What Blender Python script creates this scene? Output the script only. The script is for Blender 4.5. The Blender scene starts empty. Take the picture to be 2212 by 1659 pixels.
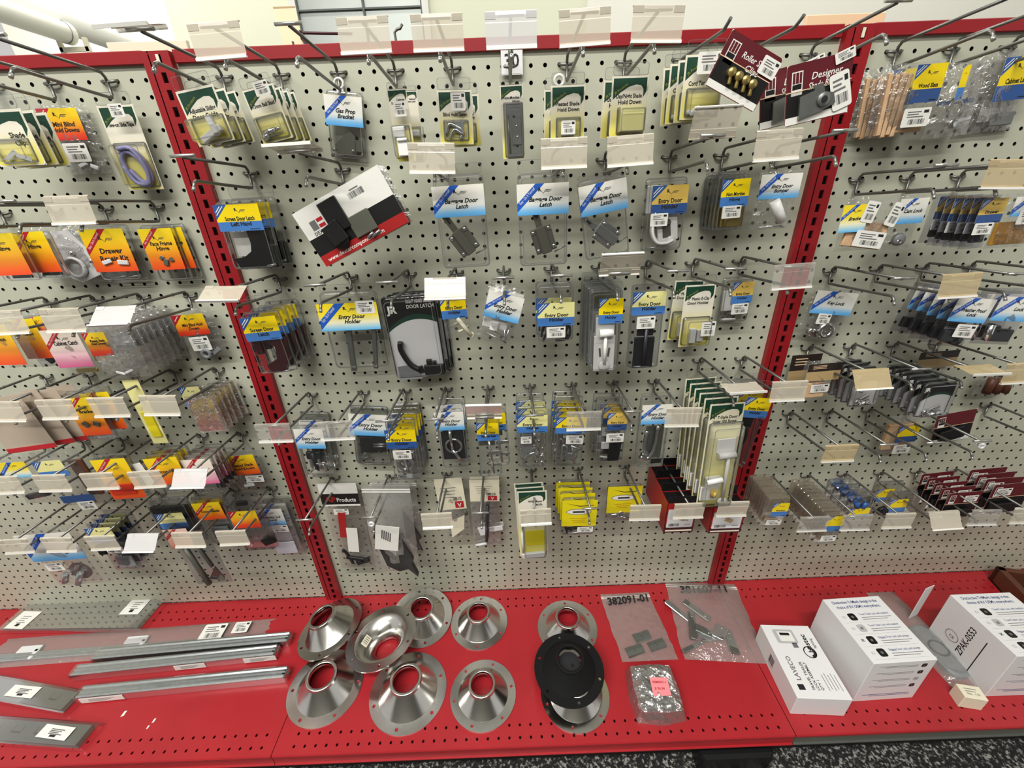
import bpy, math, random
from mathutils import Vector, Matrix
random.seed(7)
I = 0.0254                 # the peg grid is one inch; everything below is laid out in inches
HO = 60.75                 # height of the top row of peg holes above the floor
SZ = -53.65                # top of the red base shelf, measured from that row
C = bpy.context.scene.collection
sc = bpy.context.scene

# ------------------------------------------------------------------ camera
F, YAW, PITCH, ROLL = 896.635, -0.00125, 0.45149, -0.03845
CAM = Vector((0.776, -35.943, -7.339))
PW, PH = 2212.0, 1659.0
fwd = Vector((-math.sin(YAW)*math.cos(PITCH), math.cos(YAW)*math.cos(PITCH), -math.sin(PITCH)))
rt = Vector((math.cos(YAW), math.sin(YAW), 0)); up = rt.cross(fwd)
R2 = rt*math.cos(ROLL)+up*math.sin(ROLL); U2 = up*math.cos(ROLL)-rt*math.sin(ROLL)
def W(x, y, z): return Vector((x*I, y*I, (z+HO)*I))
cd = bpy.data.cameras.new('camera'); cam = bpy.data.objects.new('camera', cd); C.objects.link(cam)
cd.sensor_width = 36; cd.lens = F/PW*36; cd.clip_start = 0.02; cd.clip_end = 60
m = Matrix((R2, U2, -fwd)).transposed().to_4x4(); m.translation = W(*CAM); cam.matrix_world = m
sc.camera = cam
def ray(px, py): return fwd+R2*((px-PW/2)/F)-U2*((py-PH/2)/F)
def aty(px, py, d): v = ray(px, py); return CAM+v*((-d-CAM.y)/v.y)     # at d inches in front of the board
def atx(px, py, x): v = ray(px, py); return CAM+v*((x-CAM.x)/v.x)
def atz(px, py, z): v = ray(px, py); return CAM+v*((z-CAM.z)/v.z)

# ------------------------------------------------------------------ light and exposure
sc.view_settings.view_transform = 'Standard'; sc.view_settings.look = 'None'
sc.view_settings.gamma = 1; sc.view_settings.exposure = 0.25
sc.cycles.max_bounces = 5; sc.cycles.diffuse_bounces = 2; sc.cycles.glossy_bounces = 3
sc.cycles.transparent_max_bounces = 24; sc.cycles.transmission_bounces = 2
sc.cycles.caustics_reflective = False; sc.cycles.caustics_refractive = False
sc.cycles.use_adaptive_sampling = True; sc.cycles.adaptive_threshold = 0.03; sc.cycles.use_denoising = True
w = bpy.data.worlds.new('world'); sc.world = w; w.use_nodes = True
w.node_tree.nodes['Background'].inputs[0].default_value = (1.0, 0.99, 0.95, 1); w.node_tree.nodes['Background'].inputs[1].default_value = 0.5
def area(name, x, y, z, sx, sy, power, col=(1, .992, .945), rot=(0, 0, 0)):
    l = bpy.data.lights.new(name, 'AREA'); l.shape = 'RECTANGLE'; l.size = sx*I; l.size_y = sy*I; l.energy = power; l.color = col
    o = bpy.data.objects.new(name, l); o.location = W(x, y, z); o.rotation_euler = rot; C.objects.link(o); return o
area('ceiling_tube_or_fill', -34, -66, 82, 135, 8, 118)
area('ceiling_tube_or_fill', -34, -128, 82, 135, 8, 90)
area('ceiling_tube_or_fill', 0, 58, 82, 260, 9, 66)
area('ceiling_tube_or_fill', -115, 95, 82, 60, 9, 70)  # added fill lamp, brightens the ducts and far left wall

# ------------------------------------------------------------------ materials
def lin(h):
    if isinstance(h, str):
        h = h.lstrip('#'); h = [int(h[i:i+2], 16)/255 for i in (0, 2, 4)]
    return tuple(c/12.92 if c <= .04045 else ((c+.055)/1.055)**2.4 for c in h)+(1,)
M = {}
def mat(n, col, rough=.5, metal=0, spec=.5, trans=0, noise=0, nscale=40, bump=0, bscale=200):
    m = bpy.data.materials.new(n); m.use_nodes = True; nt = m.node_tree; b = nt.nodes['Principled BSDF']
    b.inputs['Base Color'].default_value = lin(col); b.inputs['Roughness'].default_value = rough; b.inputs['Metallic'].default_value = metal
    b.inputs['Specular IOR Level'].default_value = spec
    if noise or bump:
        tc = nt.nodes.new('ShaderNodeTexCoord')
    if noise:
        t = nt.nodes.new('ShaderNodeTexNoise'); t.inputs['Scale'].default_value = nscale; t.inputs['Detail'].default_value = 4
        r = nt.nodes.new('ShaderNodeValToRGB'); c0 = lin(col)
        r.color_ramp.elements[0].position = .3; r.color_ramp.elements[1].position = .7
        r.color_ramp.elements[0].color = tuple(c*(1-noise) for c in c0[:3])+(1,); r.color_ramp.elements[1].color = tuple(min(1, c*(1+noise*.5)) for c in c0[:3])+(1,)
        nt.links.new(tc.outputs['Object'], t.inputs['Vector']); nt.links.new(t.outputs['Fac'], r.inputs['Fac']); nt.links.new(r.outputs['Color'], b.inputs['Base Color'])
    if bump:
        t = nt.nodes.new('ShaderNodeTexNoise'); t.inputs['Scale'].default_value = bscale; t.inputs['Detail'].default_value = 3
        bp = nt.nodes.new('ShaderNodeBump'); bp.inputs['Strength'].default_value = bump; bp.inputs['Distance'].default_value = .004
        nt.links.new(tc.outputs['Object'], t.inputs['Vector']); nt.links.new(t.outputs['Fac'], bp.inputs['Height']); nt.links.new(bp.outputs['Normal'], b.inputs['Normal'])
    M[n] = m; return m
def clear(n, tint, base, rough, haze=0, bump=0, bscale=60, hazecol='#dcdcd6'):
    m = bpy.data.materials.new(n); m.use_nodes = True; nt = m.node_tree; nt.nodes.clear(); N = nt.nodes.new; L = nt.links.new
    out = N('ShaderNodeOutputMaterial'); tr = N('ShaderNodeBsdfTransparent'); tr.inputs[0].default_value = (*tint, 1)
    gl = N('ShaderNodeBsdfGlossy'); gl.inputs['Roughness'].default_value = rough; gl.inputs['Color'].default_value = (1, 1, 1, 1)
    lw = N('ShaderNodeLayerWeight'); lw.inputs['Blend'].default_value = .22
    ma = N('ShaderNodeMath'); ma.operation = 'MULTIPLY_ADD'; ma.inputs[1].default_value = .55; ma.inputs[2].default_value = base
    mx = N('ShaderNodeMixShader'); L(lw.outputs['Fresnel'], ma.inputs[0]); L(ma.outputs[0], mx.inputs[0])
    a = tr.outputs[0]
    if haze:
        df = N('ShaderNodeBsdfDiffuse'); df.inputs[0].default_value = lin(hazecol); m2 = N('ShaderNodeMixShader'); m2.inputs[0].default_value = haze
        L(a, m2.inputs[1]); L(df.outputs[0], m2.inputs[2]); a = m2.outputs[0]
    L(a, mx.inputs[1]); L(gl.outputs[0], mx.inputs[2]); L(mx.outputs[0], out.inputs[0])
    if bump:
        tc = N('ShaderNodeTexCoord'); t = N('ShaderNodeTexNoise'); t.inputs['Scale'].default_value = bscale; t.inputs['Detail'].default_value = 3
        bp = N('ShaderNodeBump'); bp.inputs['Strength'].default_value = bump; bp.inputs['Distance'].default_value = .01
        L(tc.outputs['Object'], t.inputs['Vector']); L(t.outputs['Fac'], bp.inputs['Height']); L(bp.outputs['Normal'], gl.inputs['Normal']); L(bp.outputs['Normal'], lw.inputs['Normal'])
    M[n] = m
def grad(n, stops, rough=.35):
    m = bpy.data.materials.new(n); m.use_nodes = True; nt = m.node_tree; b = nt.nodes['Principled BSDF']; b.inputs['Roughness'].default_value = rough
    uv = nt.nodes.new('ShaderNodeUVMap'); sp = nt.nodes.new('ShaderNodeSeparateXYZ'); r = nt.nodes.new('ShaderNodeValToRGB')
    e = r.color_ramp.elements
    while len(e) < len(stops): e.new(.5)
    for k, (p, c) in enumerate(stops): e[k].position = p; e[k].color = lin(c)
    nt.links.new(uv.outputs[0], sp.inputs[0]); nt.links.new(sp.outputs[1], r.inputs[0]); nt.links.new(r.outputs[0], b.inputs['Base Color'])
    M[n] = m
mat('pegboard', '#babaa7', .45, noise=.05, nscale=9)
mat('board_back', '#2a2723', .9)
mat('red', '#93181f', .38, noise=.06, nscale=14)
mat('redshelf', '#a7242b', .33, noise=.07, nscale=11)
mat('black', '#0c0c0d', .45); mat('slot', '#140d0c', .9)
mat('wire', '#74746f', .38, .75); mat('wire_end', '#b9b9b4', .3, .8)
mat('white', '#e8e6df', .45); mat('white2', '#e6e4e4', .35); mat('ink', '#17161a', .6); mat('inkgrey', '#6b6a6a', .6); mat('blueink', '#33447f', .6)
mat('green', '#17402f', .4); mat('gold', '#9c9a2c', .5); mat('blue', '#2b5597', .4); mat('ribbon', '#2058b8', .4); mat('blue2', '#4479bd', .4); mat('blue3', '#2f4f86', .4)
mat('yellow', '#f2d40c', .4); mat('paleyellow', '#e8e29a', .4); mat('dullyellow', '#dcb95a', .4); mat('cream', '#e6dfc6', .45); mat('redrib', '#b5202a', .4); mat('orangered', '#d8361d', .4)
mat('maroon', '#5d1820', .4); mat('maroon2', '#431a20', .3); mat('titan', '#e5d319', .4); mat('boxred', '#a31f1f', .4); mat('pink', '#f08a90', .6); mat('tan', '#b59a6d', .5); mat('drab', '#b8a896', .6); mat('brown', '#57301f', .5); mat('darkbrown', '#2b211b', .5)
mat('zinc', '#b9bdc0', .28, .9); mat('chrome', '#d8d9da', .12, 1); mat('steel', '#8d908c', .38, .8, noise=.1, nscale=60); mat('slidegrey', '#77766f', .42, .5, noise=.06, nscale=30); mat('slideline', '#4c4c48', .5, .4); mat('palegrey', '#c4c2cb', .4); mat('gunmetal', '#68695f', .42, .35); mat('dkplastic', '#26262a', .4); mat('plastic_white', '#efeeea', .35); mat('greyplastic', '#7c7e80', .4)
mat('brass', '#b7a262', .3, .8); mat('wood', '#d0ab84', .6, noise=.12, nscale=120); mat('lavender', '#9a97c4', .35); mat('frost', '#d9d8d8', .4); mat('galv', '#cdd2d4', .27, .9, noise=.1, nscale=90); mat('rubber', '#0d0d0e', .75, spec=.25); mat('alu', '#d3d1cc', .2, 1)
M['alu'].node_tree.nodes['Principled BSDF'].inputs['Anisotropic'].default_value = .5
mat('wallpaint', '#e9ead2', .8); mat('wallpaint2', '#f4f2e6', .8); mat('ductwhite', '#f2f1ea', .5); mat('paneltin', '#b4b9b5', .35, .5, noise=.12, nscale=3); mat('muntin', '#5f6561', .5)
mat('boxwhite', '#e3e2e2', .5); mat('boxgrey', '#b4b4b5', .6); mat('peach', '#f2cfa8', .5); mat('goldcard', '#b8821c', .4)
clear('clear', (.955, .958, .958), .045, .08)
clear('clear_edge', (.66, .68, .71), .30, .12, haze=.10, hazecol='#c9cccd')  # plastic rims; tint and haze paint in edge outlines and glints
clear('clear_beige', (.93, .92, .90), .06, .12, haze=.2, hazecol='#b9ac98')
clear('wrapfilm', (.97, .97, .97), .22, .13, haze=.10, bump=1.0, bscale=40)
clear('clear_smoke', (.80, .80, .83), .05, .1)
clear('film', (.95, .95, .945), .07, .14, haze=.05, bump=.8, bscale=75)
clear('filmbright', (.96, .95, .95), .12, .12, haze=.07, bump=1.0, bscale=60)
clear('zipfilm', (.95, .94, .94), .06, .14, haze=.15, bump=.7, bscale=45)
clear('holder', (.93, .91, .88), .05, .25, haze=.68, hazecol='#d3cab8')
clear('holder_tan', (.9, .86, .76), .05, .25, haze=.72, hazecol='#c9b48a')
clear('holder_clear', (.95, .94, .92), .06, .18, haze=.30, hazecol='#d9d3cb')
clear('holder_white', (.97, .97, .96), .08, .2, haze=.78, hazecol='#dddbda')
grad('g_green', [(0, '#e9dd55'), (.35, '#eadf8d'), (.62, '#e9e3cf'), (1, '#e9e4d8')])
grad('g_greenpale', [(0, '#e3d978'), (.5, '#ebe4a8'), (1, '#ece6cf')])
grad('g_white', [(0, '#4fa5e6'), (.15, '#7cbbe8'), (.36, '#e2e4de'), (1, '#ebe7dc')])
grad('g_yelblue', [(0, '#58b3ea'), (.12, '#9fd0e6'), (.3, '#f0ecc8'), (.55, '#f2dd3c'), (1, '#f2d61c')])
grad('g_orange', [(0, '#ef4a1d'), (.18, '#f0681e'), (.5, '#f2a91d'), (.75, '#f4c91d'), (1, '#f3d722')])
grad('g_orangered', [(0, '#d62a22'), (.2, '#df4a22'), (.5, '#efa31f'), (.75, '#f2c81e'), (1, '#eed02a')])
grad('g_pink', [(0, '#e65f98'), (.25, '#eeb0c0'), (.55, '#efdcd2'), (1, '#efe2cf')])
grad('g_salmon', [(0, '#e08f7c'), (.5, '#e5b09d'), (1, '#e5c3b4')])
# ------------------------------------------------------------------ mesh builder (inches in, metres out)
TX = {}
def textmesh(s, shear=0, off=0.0):
    k = (s, shear, off)
    if not s.strip(): return [], [], 1
    if k not in TX:
        cu = bpy.data.curves.new('lettering', 'FONT'); cu.body = s; cu.shear = shear; cu.offset = off; cu.resolution_u = 2; cu.size = 1
        ob = bpy.data.objects.new('lettering', cu); me = ob.to_mesh()
        vs = [(v.co.x, v.co.y) for v in me.vertices]; fs = [tuple(p.vertices) for p in me.polygons]
        ob.to_mesh_clear(); bpy.data.objects.remove(ob); bpy.data.curves.remove(cu)
        x0 = min(v[0] for v in vs); x1 = max(v[0] for v in vs)
        TX[k] = ([(a-x0, b) for a, b in vs], fs, x1-x0)
    return TX[k]
class MB:
    def __init__(s): s.v = []; s.f = []; s.m = []; s.uv = {}; s.sm = []; s.mats = []
    def mi(s, n):
        if n not in s.mats: s.mats.append(n)
        return s.mats.index(n)
    def face(s, idx, n, uv=None, smooth=False):
        s.f.append(tuple(idx)); s.m.append(s.mi(n)); s.sm.append(smooth)
        if uv: s.uv[len(s.f)-1] = uv
    def poly(s, pts, n, uv=None):
        b = len(s.v); s.v += [tuple(p) for p in pts]; s.face(range(b, b+len(pts)), n, uv)
    def pxz(s, pts, y, n, uv=None): s.poly([(x, y, z) for x, z in pts], n, uv)     # flat outline facing the aisle
    def box(s, c, d, n, rot=0, R=None, bev=0):
        hx, hy, hz = d[0]/2, d[1]/2, d[2]/2
        b = min(bev, hx*.9, hy*.9, hz*.9)
        if R is None: R = Matrix.Rotation(rot, 3, 'Y')
        c = Vector(c); base = len(s.v)
        if b <= 0:
            P = [(-hx, -hy, -hz), (hx, -hy, -hz), (hx, hy, -hz), (-hx, hy, -hz), (-hx, -hy, hz), (hx, -hy, hz), (hx, hy, hz), (-hx, hy, hz)]
            s.v += [tuple(c+R@Vector(p)) for p in P]
            for f in ((0, 3, 2, 1), (4, 5, 6, 7), (0, 1, 5, 4), (1, 2, 6, 5), (2, 3, 7, 6), (3, 0, 4, 7)): s.face([base+i for i in f], n)
            return
        rings = []                                     # bevelled: rings of the outline in x,z, lofted along y
        for yy, ins in ((-hy, b), (-hy+b, 0), (hy-b, 0), (hy, b)):
            o = []
            for sx, sz in ((1, 1), (-1, 1), (-1, -1), (1, -1)):
                a, e = hx-ins, hz-ins; q = b*.7
                pp = [(sx*a, sz*(e-q)), (sx*(a-q), sz*e)] if sx*sz > 0 else [(sx*(a-q), sz*e), (sx*a, sz*(e-q))]
                o += pp
            rings.append([tuple(c+R@Vector((x, yy, z))) for x, z in o])
        s.loft(rings, n, cap=True)
    def loft(s, rings, n, cap=True, smooth=False, close=True):
        b = len(s.v); k = len(rings[0])
        for r in rings: s.v += [tuple(p) for p in r]
        for i in range(len(rings)-1):
            for j in range(k if close else k-1):
                a = b+i*k+j; e = b+i*k+(j+1) % k
                s.face((a, e, e+k, a+k), n, smooth=smooth)
        if cap:
            s.face([b+j for j in range(k)][::-1], n); s.face([b+(len(rings)-1)*k+j for j in range(k)], n)
    def tube(s, path, r, n, seg=8, cap=True, sm=True):
        P = [Vector(p) for p in path]; rings = []; prev = None
        for i, p in enumerate(P):
            t = ((P[min(i+1, len(P)-1)]-P[max(i-1, 0)])).normalized()
            a = prev if prev is not None else (Vector((0, 0, 1)) if abs(t.z) < .9 else Vector((1, 0, 0)))
            u = (a-t*a.dot(t)); u = u.normalized() if u.length > 1e-6 else t.orthogonal().normalized(); prev = u; vv = t.cross(u)
            rr = r[i] if isinstance(r, (list, tuple)) else r
            rings.append([tuple(p+u*math.cos(2*math.pi*k/seg)*rr+vv*math.sin(2*math.pi*k/seg)*rr) for k in range(seg)])
        s.loft(rings, n, cap, sm)
    def lathe(s, prof, n, seg=32, c=(0, 0, 0), R=None, cap=False):
        R = R or Matrix.Identity(3); c = Vector(c)
        rings = [[tuple(c+R@Vector((r*math.cos(2*math.pi*k/seg), r*math.sin(2*math.pi*k/seg), z))) for k in range(seg)] for r, z in prof]
        s.loft(rings, n, cap, True)
    def ring(s, c, Rr, r, n, R=None, seg=20, sg=8, arc=(0, 2*math.pi)):
        c = Vector(c); R = R or Matrix.Identity(3); full = abs(arc[1]-arc[0]-2*math.pi) < 1e-6
        k = seg if full else seg+1
        path = [tuple(c+R@Vector((Rr*math.cos(arc[0]+(arc[1]-arc[0])*i/seg), 0, Rr*math.sin(arc[0]+(arc[1]-arc[0])*i/seg)))) for i in range(seg+1)]
        s.tube(path, r, n, sg, cap=not full)
    def plate(s, pts, y0, y1, n):                      # extruded outline in x,z
        r = [[(x, y0, z) for x, z in pts], [(x, y1, z) for x, z in pts]]; s.loft(r, n, True)
    def text(s, t, x, z, size, n, y, maxw=None, al='c', shear=0, off=.02, ang=0, fl=False):
        vs, fs, wd = textmesh(t, shear, off); k = size/.7; kx = k
        if maxw and wd*k > maxw: kx = maxw/wd
        ox = {'c': -wd*kx/2, 'l': 0, 'r': -wd*kx}[al]; b = len(s.v); ca, sa = math.cos(ang), math.sin(ang)
        for a, e in vs:
            X, Z = ox+a*kx, e*k
            s.v.append((x+X*ca-Z*sa, y, z+X*sa+Z*ca))
        for f in fs: s.face([b+i for i in f], n)
    def bars(s, x, z, wd, h, n, y, k=14, ang=0):
        ca, sa = math.cos(ang), math.sin(ang); rr = random.Random(k)
        for i in range(k):
            a = -wd/2+wd*i/k; e = a+wd/k*rr.choice((.35, .55, .75))
            s.pxz([(x+p*ca-q*sa, z+p*sa+q*ca) for p, q in ((a, -h/2), (e, -h/2), (e, h/2), (a, h/2))], y, n)
    def mesh(s, name):
        me = bpy.data.meshes.new(name); me.from_pydata([(a*I, b*I, c*I) for a, b, c in s.v], [], s.f)
        for n in s.mats: me.materials.append(M[n])
        me.polygons.foreach_set('material_index', s.m); me.polygons.foreach_set('use_smooth', s.sm)
        if s.uv:
            ul = me.uv_layers.new(name='UVMap').data
            for fi, uv in s.uv.items():
                for li, q in zip(me.polygons[fi].loop_indices, uv): ul[li].uv = q
        me.update(); return me
    def build(s, name, parent=None, loc=None):
        o = bpy.data.objects.new(name, s.mesh(name)); C.objects.link(o)
        if parent: o.parent = parent
        if loc is not None: o.location = loc
        return o
def tag(o, label, cat, group=None, kind=None):
    if kind: o['kind'] = kind
    if label: o['label'] = label
    if cat: o['category'] = cat
    if group: o['group'] = group
    return o
def empty(name, loc, rot=(0, 0, 0)):
    o = bpy.data.objects.new(name, None); o.empty_display_size = .02; o.location = loc; o.rotation_euler = rot; C.objects.link(o); return o
def copy_tree(o, par=None, skip=()):
    c = o.copy(); C.objects.link(c)
    if par: c.parent = par
    for ch in o.children:
        if ch.name.split('.')[0] not in skip: copy_tree(ch, c)
    return c
ORD = ['first', 'second', 'third', 'fourth', 'fifth', 'sixth', 'seventh', 'eighth', 'ninth', 'tenth', 'eleventh', 'twelfth']

mat('frontwall', '#5f5c57', .8)
# ------------------------------------------------------------------ the room behind
def struct(name, mb, loc=(0, 0, 0)): o = mb.build(name, None, loc); o['kind'] = 'structure'; return o
def slab(name, a, b, n):
    mb = MB(); mb.box([(a[i]+b[i])/2 for i in range(3)], [abs(b[i]-a[i]) for i in range(3)], n); return struct(name, mb, W(0, 0, 0))
m = bpy.data.materials.new('carpet'); m.use_nodes = True; nt = m.node_tree; b = nt.nodes['Principled BSDF']; b.inputs['Roughness'].default_value = .95
t = nt.nodes.new('ShaderNodeTexNoise'); t.inputs['Scale'].default_value = 150; t.inputs['Detail'].default_value = 4; tc = nt.nodes.new('ShaderNodeTexCoord')
r = nt.nodes.new('ShaderNodeValToRGB'); e = r.color_ramp.elements; e[0].position = .47; e[0].color = lin('#131312'); e[1].position = .64; e[1].color = lin('#93918b'); x = e.new(.54); x.color = lin('#3a3936')
nt.links.new(tc.outputs['Object'], t.inputs['Vector']); nt.links.new(t.outputs[0], r.inputs[0]); nt.links.new(r.outputs[0], b.inputs['Base Color']); M['carpet'] = m
slab('floor', (-150, -160, -HO-1), (150, 160, -HO), 'carpet')
slab('wall_back', (-82, 100, -HO), (23.6, 103, 90), 'wallpaint')
slab('wall_right', (23.6, 99, -HO), (170, 103, 90), 'wallpaint2')
slab('wall_left', (-170, 150, -HO), (-80, 153, 90), 'wallpaint2')
slab('ceiling', (-170, -160, 86), (170, 155, 89), 'wallpaint2')
slab('wall_front', (-170, -163, -HO), (170, -160, 86), 'frontwall')
mb = MB()                                            # tin-grey panelled window high on the back wall
x0, x1 = -49, -18
mb.box(((x0+x1)/2, 99.6, 40), (x1-x0, .6, 34), 'paneltin')
mb2 = MB()
for x in (x0, (x0+x1)/2+1, x1): mb2.box((x, 99, 40), (.5 if x == x0+0 else .45, .9, 34), 'muntin')
for z in (33, 42, 24.5): mb2.box(((x0+x1)/2, 99, z), (x1-x0, .8, .35), 'muntin')
mb2.box((x1+.9, 99, 40), (1.6, 1, 34), 'white'); mb2.box((x0-.9, 99, 40), (1.6, 1, 34), 'white')
o = struct('window_1', mb, W(0, 0, 0)); f = mb2.build('window_frame', o)
# white ducts under the roof at the left
for k, (x, z, r, y0, y1) in enumerate(((-90, 24.2, 1.9, 30, 77), (-93, 27.5, 2.4, 60, 149))):
    mb = MB(); mb.tube([(x, y0, z), (x, y1, z)], r, 'ductwhite', 24)
    mb.lathe([(r*1.06, -.6), (r*1.06, .6)], 'white', 24, (x, y1-.6, z), Matrix.Rotation(math.pi/2, 3, 'X'))
    o = mb.build('ventilation_duct', None, W(0, 0, 0)); tag(o, ['white round duct ending in the upper left corner', 'long white round duct running behind the shorter one to the back wall'][k], 'duct', 'white ducts under the roof')
mb = MB()
for x in (-92.5, -87): mb.box((x, 77, 14), (.7, .7, 19), 'cream')
mb.box((-89.7, 77, 21.5), (6.2, .7, .8), 'cream'); mb.tube([(-87, 77, 20), (-84, 80, 10)], .3, 'cream', 6)
tag(mb.build('duct_bracket', None, W(0, 0, 0)), 'cream metal bracket holding up the end of the white duct', 'bracket')
for k in range(3):
    mb = MB(); x = -88+k*2.1; mb.tube([(x, 149.4, 20), (x, 149.4, 75)], .28, 'cream', 6)
    tag(mb.build('wall_conduit', None, W(0, 0, 0)), ['leftmost', 'middle', 'rightmost'][k]+' of three thin conduits on the far left white wall', 'conduit', 'conduits on the far wall')

# ------------------------------------------------------------------ the gondola: pegboards, uprights, rails, shelves
def peg_mesh():
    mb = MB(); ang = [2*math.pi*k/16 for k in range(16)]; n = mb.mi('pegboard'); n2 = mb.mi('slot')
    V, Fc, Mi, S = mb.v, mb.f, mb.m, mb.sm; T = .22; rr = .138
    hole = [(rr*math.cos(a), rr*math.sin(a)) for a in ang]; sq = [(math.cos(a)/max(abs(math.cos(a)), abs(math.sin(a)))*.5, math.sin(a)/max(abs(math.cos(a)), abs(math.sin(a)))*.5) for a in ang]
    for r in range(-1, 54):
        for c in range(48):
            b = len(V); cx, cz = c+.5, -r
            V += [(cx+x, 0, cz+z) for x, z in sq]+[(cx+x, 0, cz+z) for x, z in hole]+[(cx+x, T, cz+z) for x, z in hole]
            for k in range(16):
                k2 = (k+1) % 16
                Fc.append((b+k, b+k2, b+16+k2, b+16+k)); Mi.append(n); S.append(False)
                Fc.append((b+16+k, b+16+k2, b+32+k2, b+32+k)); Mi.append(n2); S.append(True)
    return mb.mesh('perforated_sheet')
pm = peg_mesh()
PANEL = ['left', 'middle', 'right']
for k in range(3):
    x0 = -70.5+48*k
    e = empty('pegboard', W(x0, 0, 0)); tag(e, ['grey pegboard left of the left red upright', 'grey pegboard between the two red uprights', 'grey pegboard right of the right red upright'][k], 'pegboard', 'pegboard panels')
    o = bpy.data.objects.new('perforated_sheet', pm); C.objects.link(o); o.parent = e
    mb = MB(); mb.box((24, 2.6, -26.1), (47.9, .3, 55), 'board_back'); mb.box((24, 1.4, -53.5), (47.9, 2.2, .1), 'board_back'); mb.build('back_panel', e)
def upright(x, lab):
    e = empty('shelf_upright', W(x, 0, 0)); tag(e, lab, 'shelf upright', 'red slotted uprights')
    mb = MB(); y = -.5; sx0, sx1 = .02, .36
    def q(xa, xb, za, zb, yy=y): mb.pxz([(xa, za), (xb, za), (xb, zb), (xa, zb)], yy, 'red')
    for r in range(-1, 55):
        z1, z0 = -r+.5, -r-.5
        q(-.95, -.5, z0, z1); q(-.42, sx0, z0, z1); q(sx1, .95, z0, z1); q(sx0, sx1, -r+.3, z1); q(sx0, sx1, z0, -r-.3)
        mb.pxz([(-.5, z0), (-.42, z0), (-.42, z1), (-.5, z1)], y+.12, 'slot')
        for xa in (sx0, sx1): mb.poly([(xa, y, -r-.3), (xa, y+.15, -r-.3), (xa, y+.15, -r+.3), (xa, y, -r+.3)], 'red')
    for xa in (-.95, .95): mb.poly([(xa, y, -54.5), (xa, .0, -54.5), (xa, .0, 1.5), (xa, y, 1.5)], 'red')
    mb.poly([(-.95, y, 1.5), (.95, y, 1.5), (.95, -.01, 1.5), (-.95, -.01, 1.5)], 'red')
    mb.build('slotted_channel', e)
    mb = MB(); mb.box((0, -.05, -26.5), (1.7, .05, 55.8), 'slot'); mb.build('channel_back', e)
    mb = MB(); mb.box((.15, -.53, 1.02), (.2, .05, .55), 'cream'); mb.build('locking_clip', e)
upright(-22.5, 'red slotted shelf upright between left and middle pegboards'); upright(25.5, 'red slotted shelf upright between middle and right pegboards')
for k in range(3):
    mb = MB(); a, b = -70.4+48*k+.95, -22.6+48*k-.95
    mb.box(((a+b)/2, -.15, 1.22), (b-a, .24, .78), 'red', bev=.05); mb.box(((a+b)/2, 1.1, 1.57), (b-a, 2.4, .1), 'red')
    tag(mb.build('top_rail', None, W(0, 0, 0)), ['red top rail over the left pegboard', 'red top rail over the middle pegboard', 'red top rail over the right pegboard'][k], 'rail', 'red top rails')
def deck(k):
    a, b = -70.47+48*k, -22.53+48*k
    e = empty('base_shelf', W(a, 0, SZ)); tag(e, ['red base shelf under the left pegboard holding metal slides', 'red base shelf under the middle pegboard holding cone flanges', 'red base shelf under the right pegboard holding white boxes'][k], 'shelf', 'red base shelves')
    mb = MB(); n = mb.mi('redshelf'); L = b-a
    ang = [2*math.pi*i/16 for i in range(16)]; hole = [(.115*math.cos(t), .14*math.sin(t)) for t in ang]
    sq = [(math.cos(t)/max(abs(math.cos(t)), abs(math.sin(t)))*.5, math.sin(t)/max(abs(math.cos(t)), abs(math.sin(t)))*.5) for t in ang]
    rows = (-1.3, -2.3, -14.6, -15.6)
    def strip(y0, y1, xa=0, xb=None): mb.poly([(xa, y0, 0), (xb or L, y0, 0), (xb or L, y1, 0), (xa, y1, 0)], 'redshelf')
    ph = .77 % 1
    for yr in rows:
        xs = [i+ph+.0 for i in range(1, 47)]
        strip(yr-.5, yr+.5, 0, xs[0]-.5); strip(yr-.5, yr+.5, xs[-1]+.5, L)
        for x in xs:
            bb = len(mb.v); mb.v += [(x+p, yr+q, 0) for p, q in sq]+[(x+p, yr+q, 0) for p, q in hole]+[(x+p, yr+q, -.12) for p, q in hole]
            for i in range(16):
                j = (i+1) % 16; mb.face((bb+i, bb+j, bb+16+j, bb+16+i), 'redshelf'); mb.face((bb+16+i, bb+16+j, bb+32+j, bb+32+i), 'redshelf')
    strip(-.8, 0); strip(-14.1, -2.8); strip(-16.25, -16.1)
    mb.build('deck_plate', e)
    mb = MB(); mb.box((L/2, -8.1, -.6), (L-.1, 16, .05), 'slot'); mb.build('deck_underside', e)
    mb = MB(); mb.poly([(0, -16.25, 0), (L, -16.25, 0), (L, -16.33, -.12), (0, -16.33, -.12)], 'redshelf'); mb.poly([(0, -16.33, -.12), (L, -16.33, -.12), (L, -16.3, -.42), (0, -16.3, -.42)], 'redshelf')
    mb.build('front_edge', e)
    mb = MB(); mb.box((L/2, -16.2, -.9), (L, .12, .9), 'redshelf' if k < 2 else 'gunmetal'); mb.box((L/2, -16.32, -1.36), (L, .2, .1), 'redshelf' if k < 2 else 'steel'); o = mb.build('ticket_channel', e)
    if k == 2: o['label'] = 'bare dark metal channel without its red strip'
    mb = MB(); mb.box((L/2, -8.0, -4.2), (L, 12.6, 5.6), 'slot'); mb.build('plinth', e)
    return e
for k in range(3): d = deck(k)
mb = MB(); mb.box((21.3, -15.2, -HO+1.4), (7.2, 1.6, 2.8), 'black', bev=.3); tag(mb.build('support_block', None, W(0, 0, 0)), 'black block under the red shelf edge on the speckled carpet', 'block')

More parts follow.
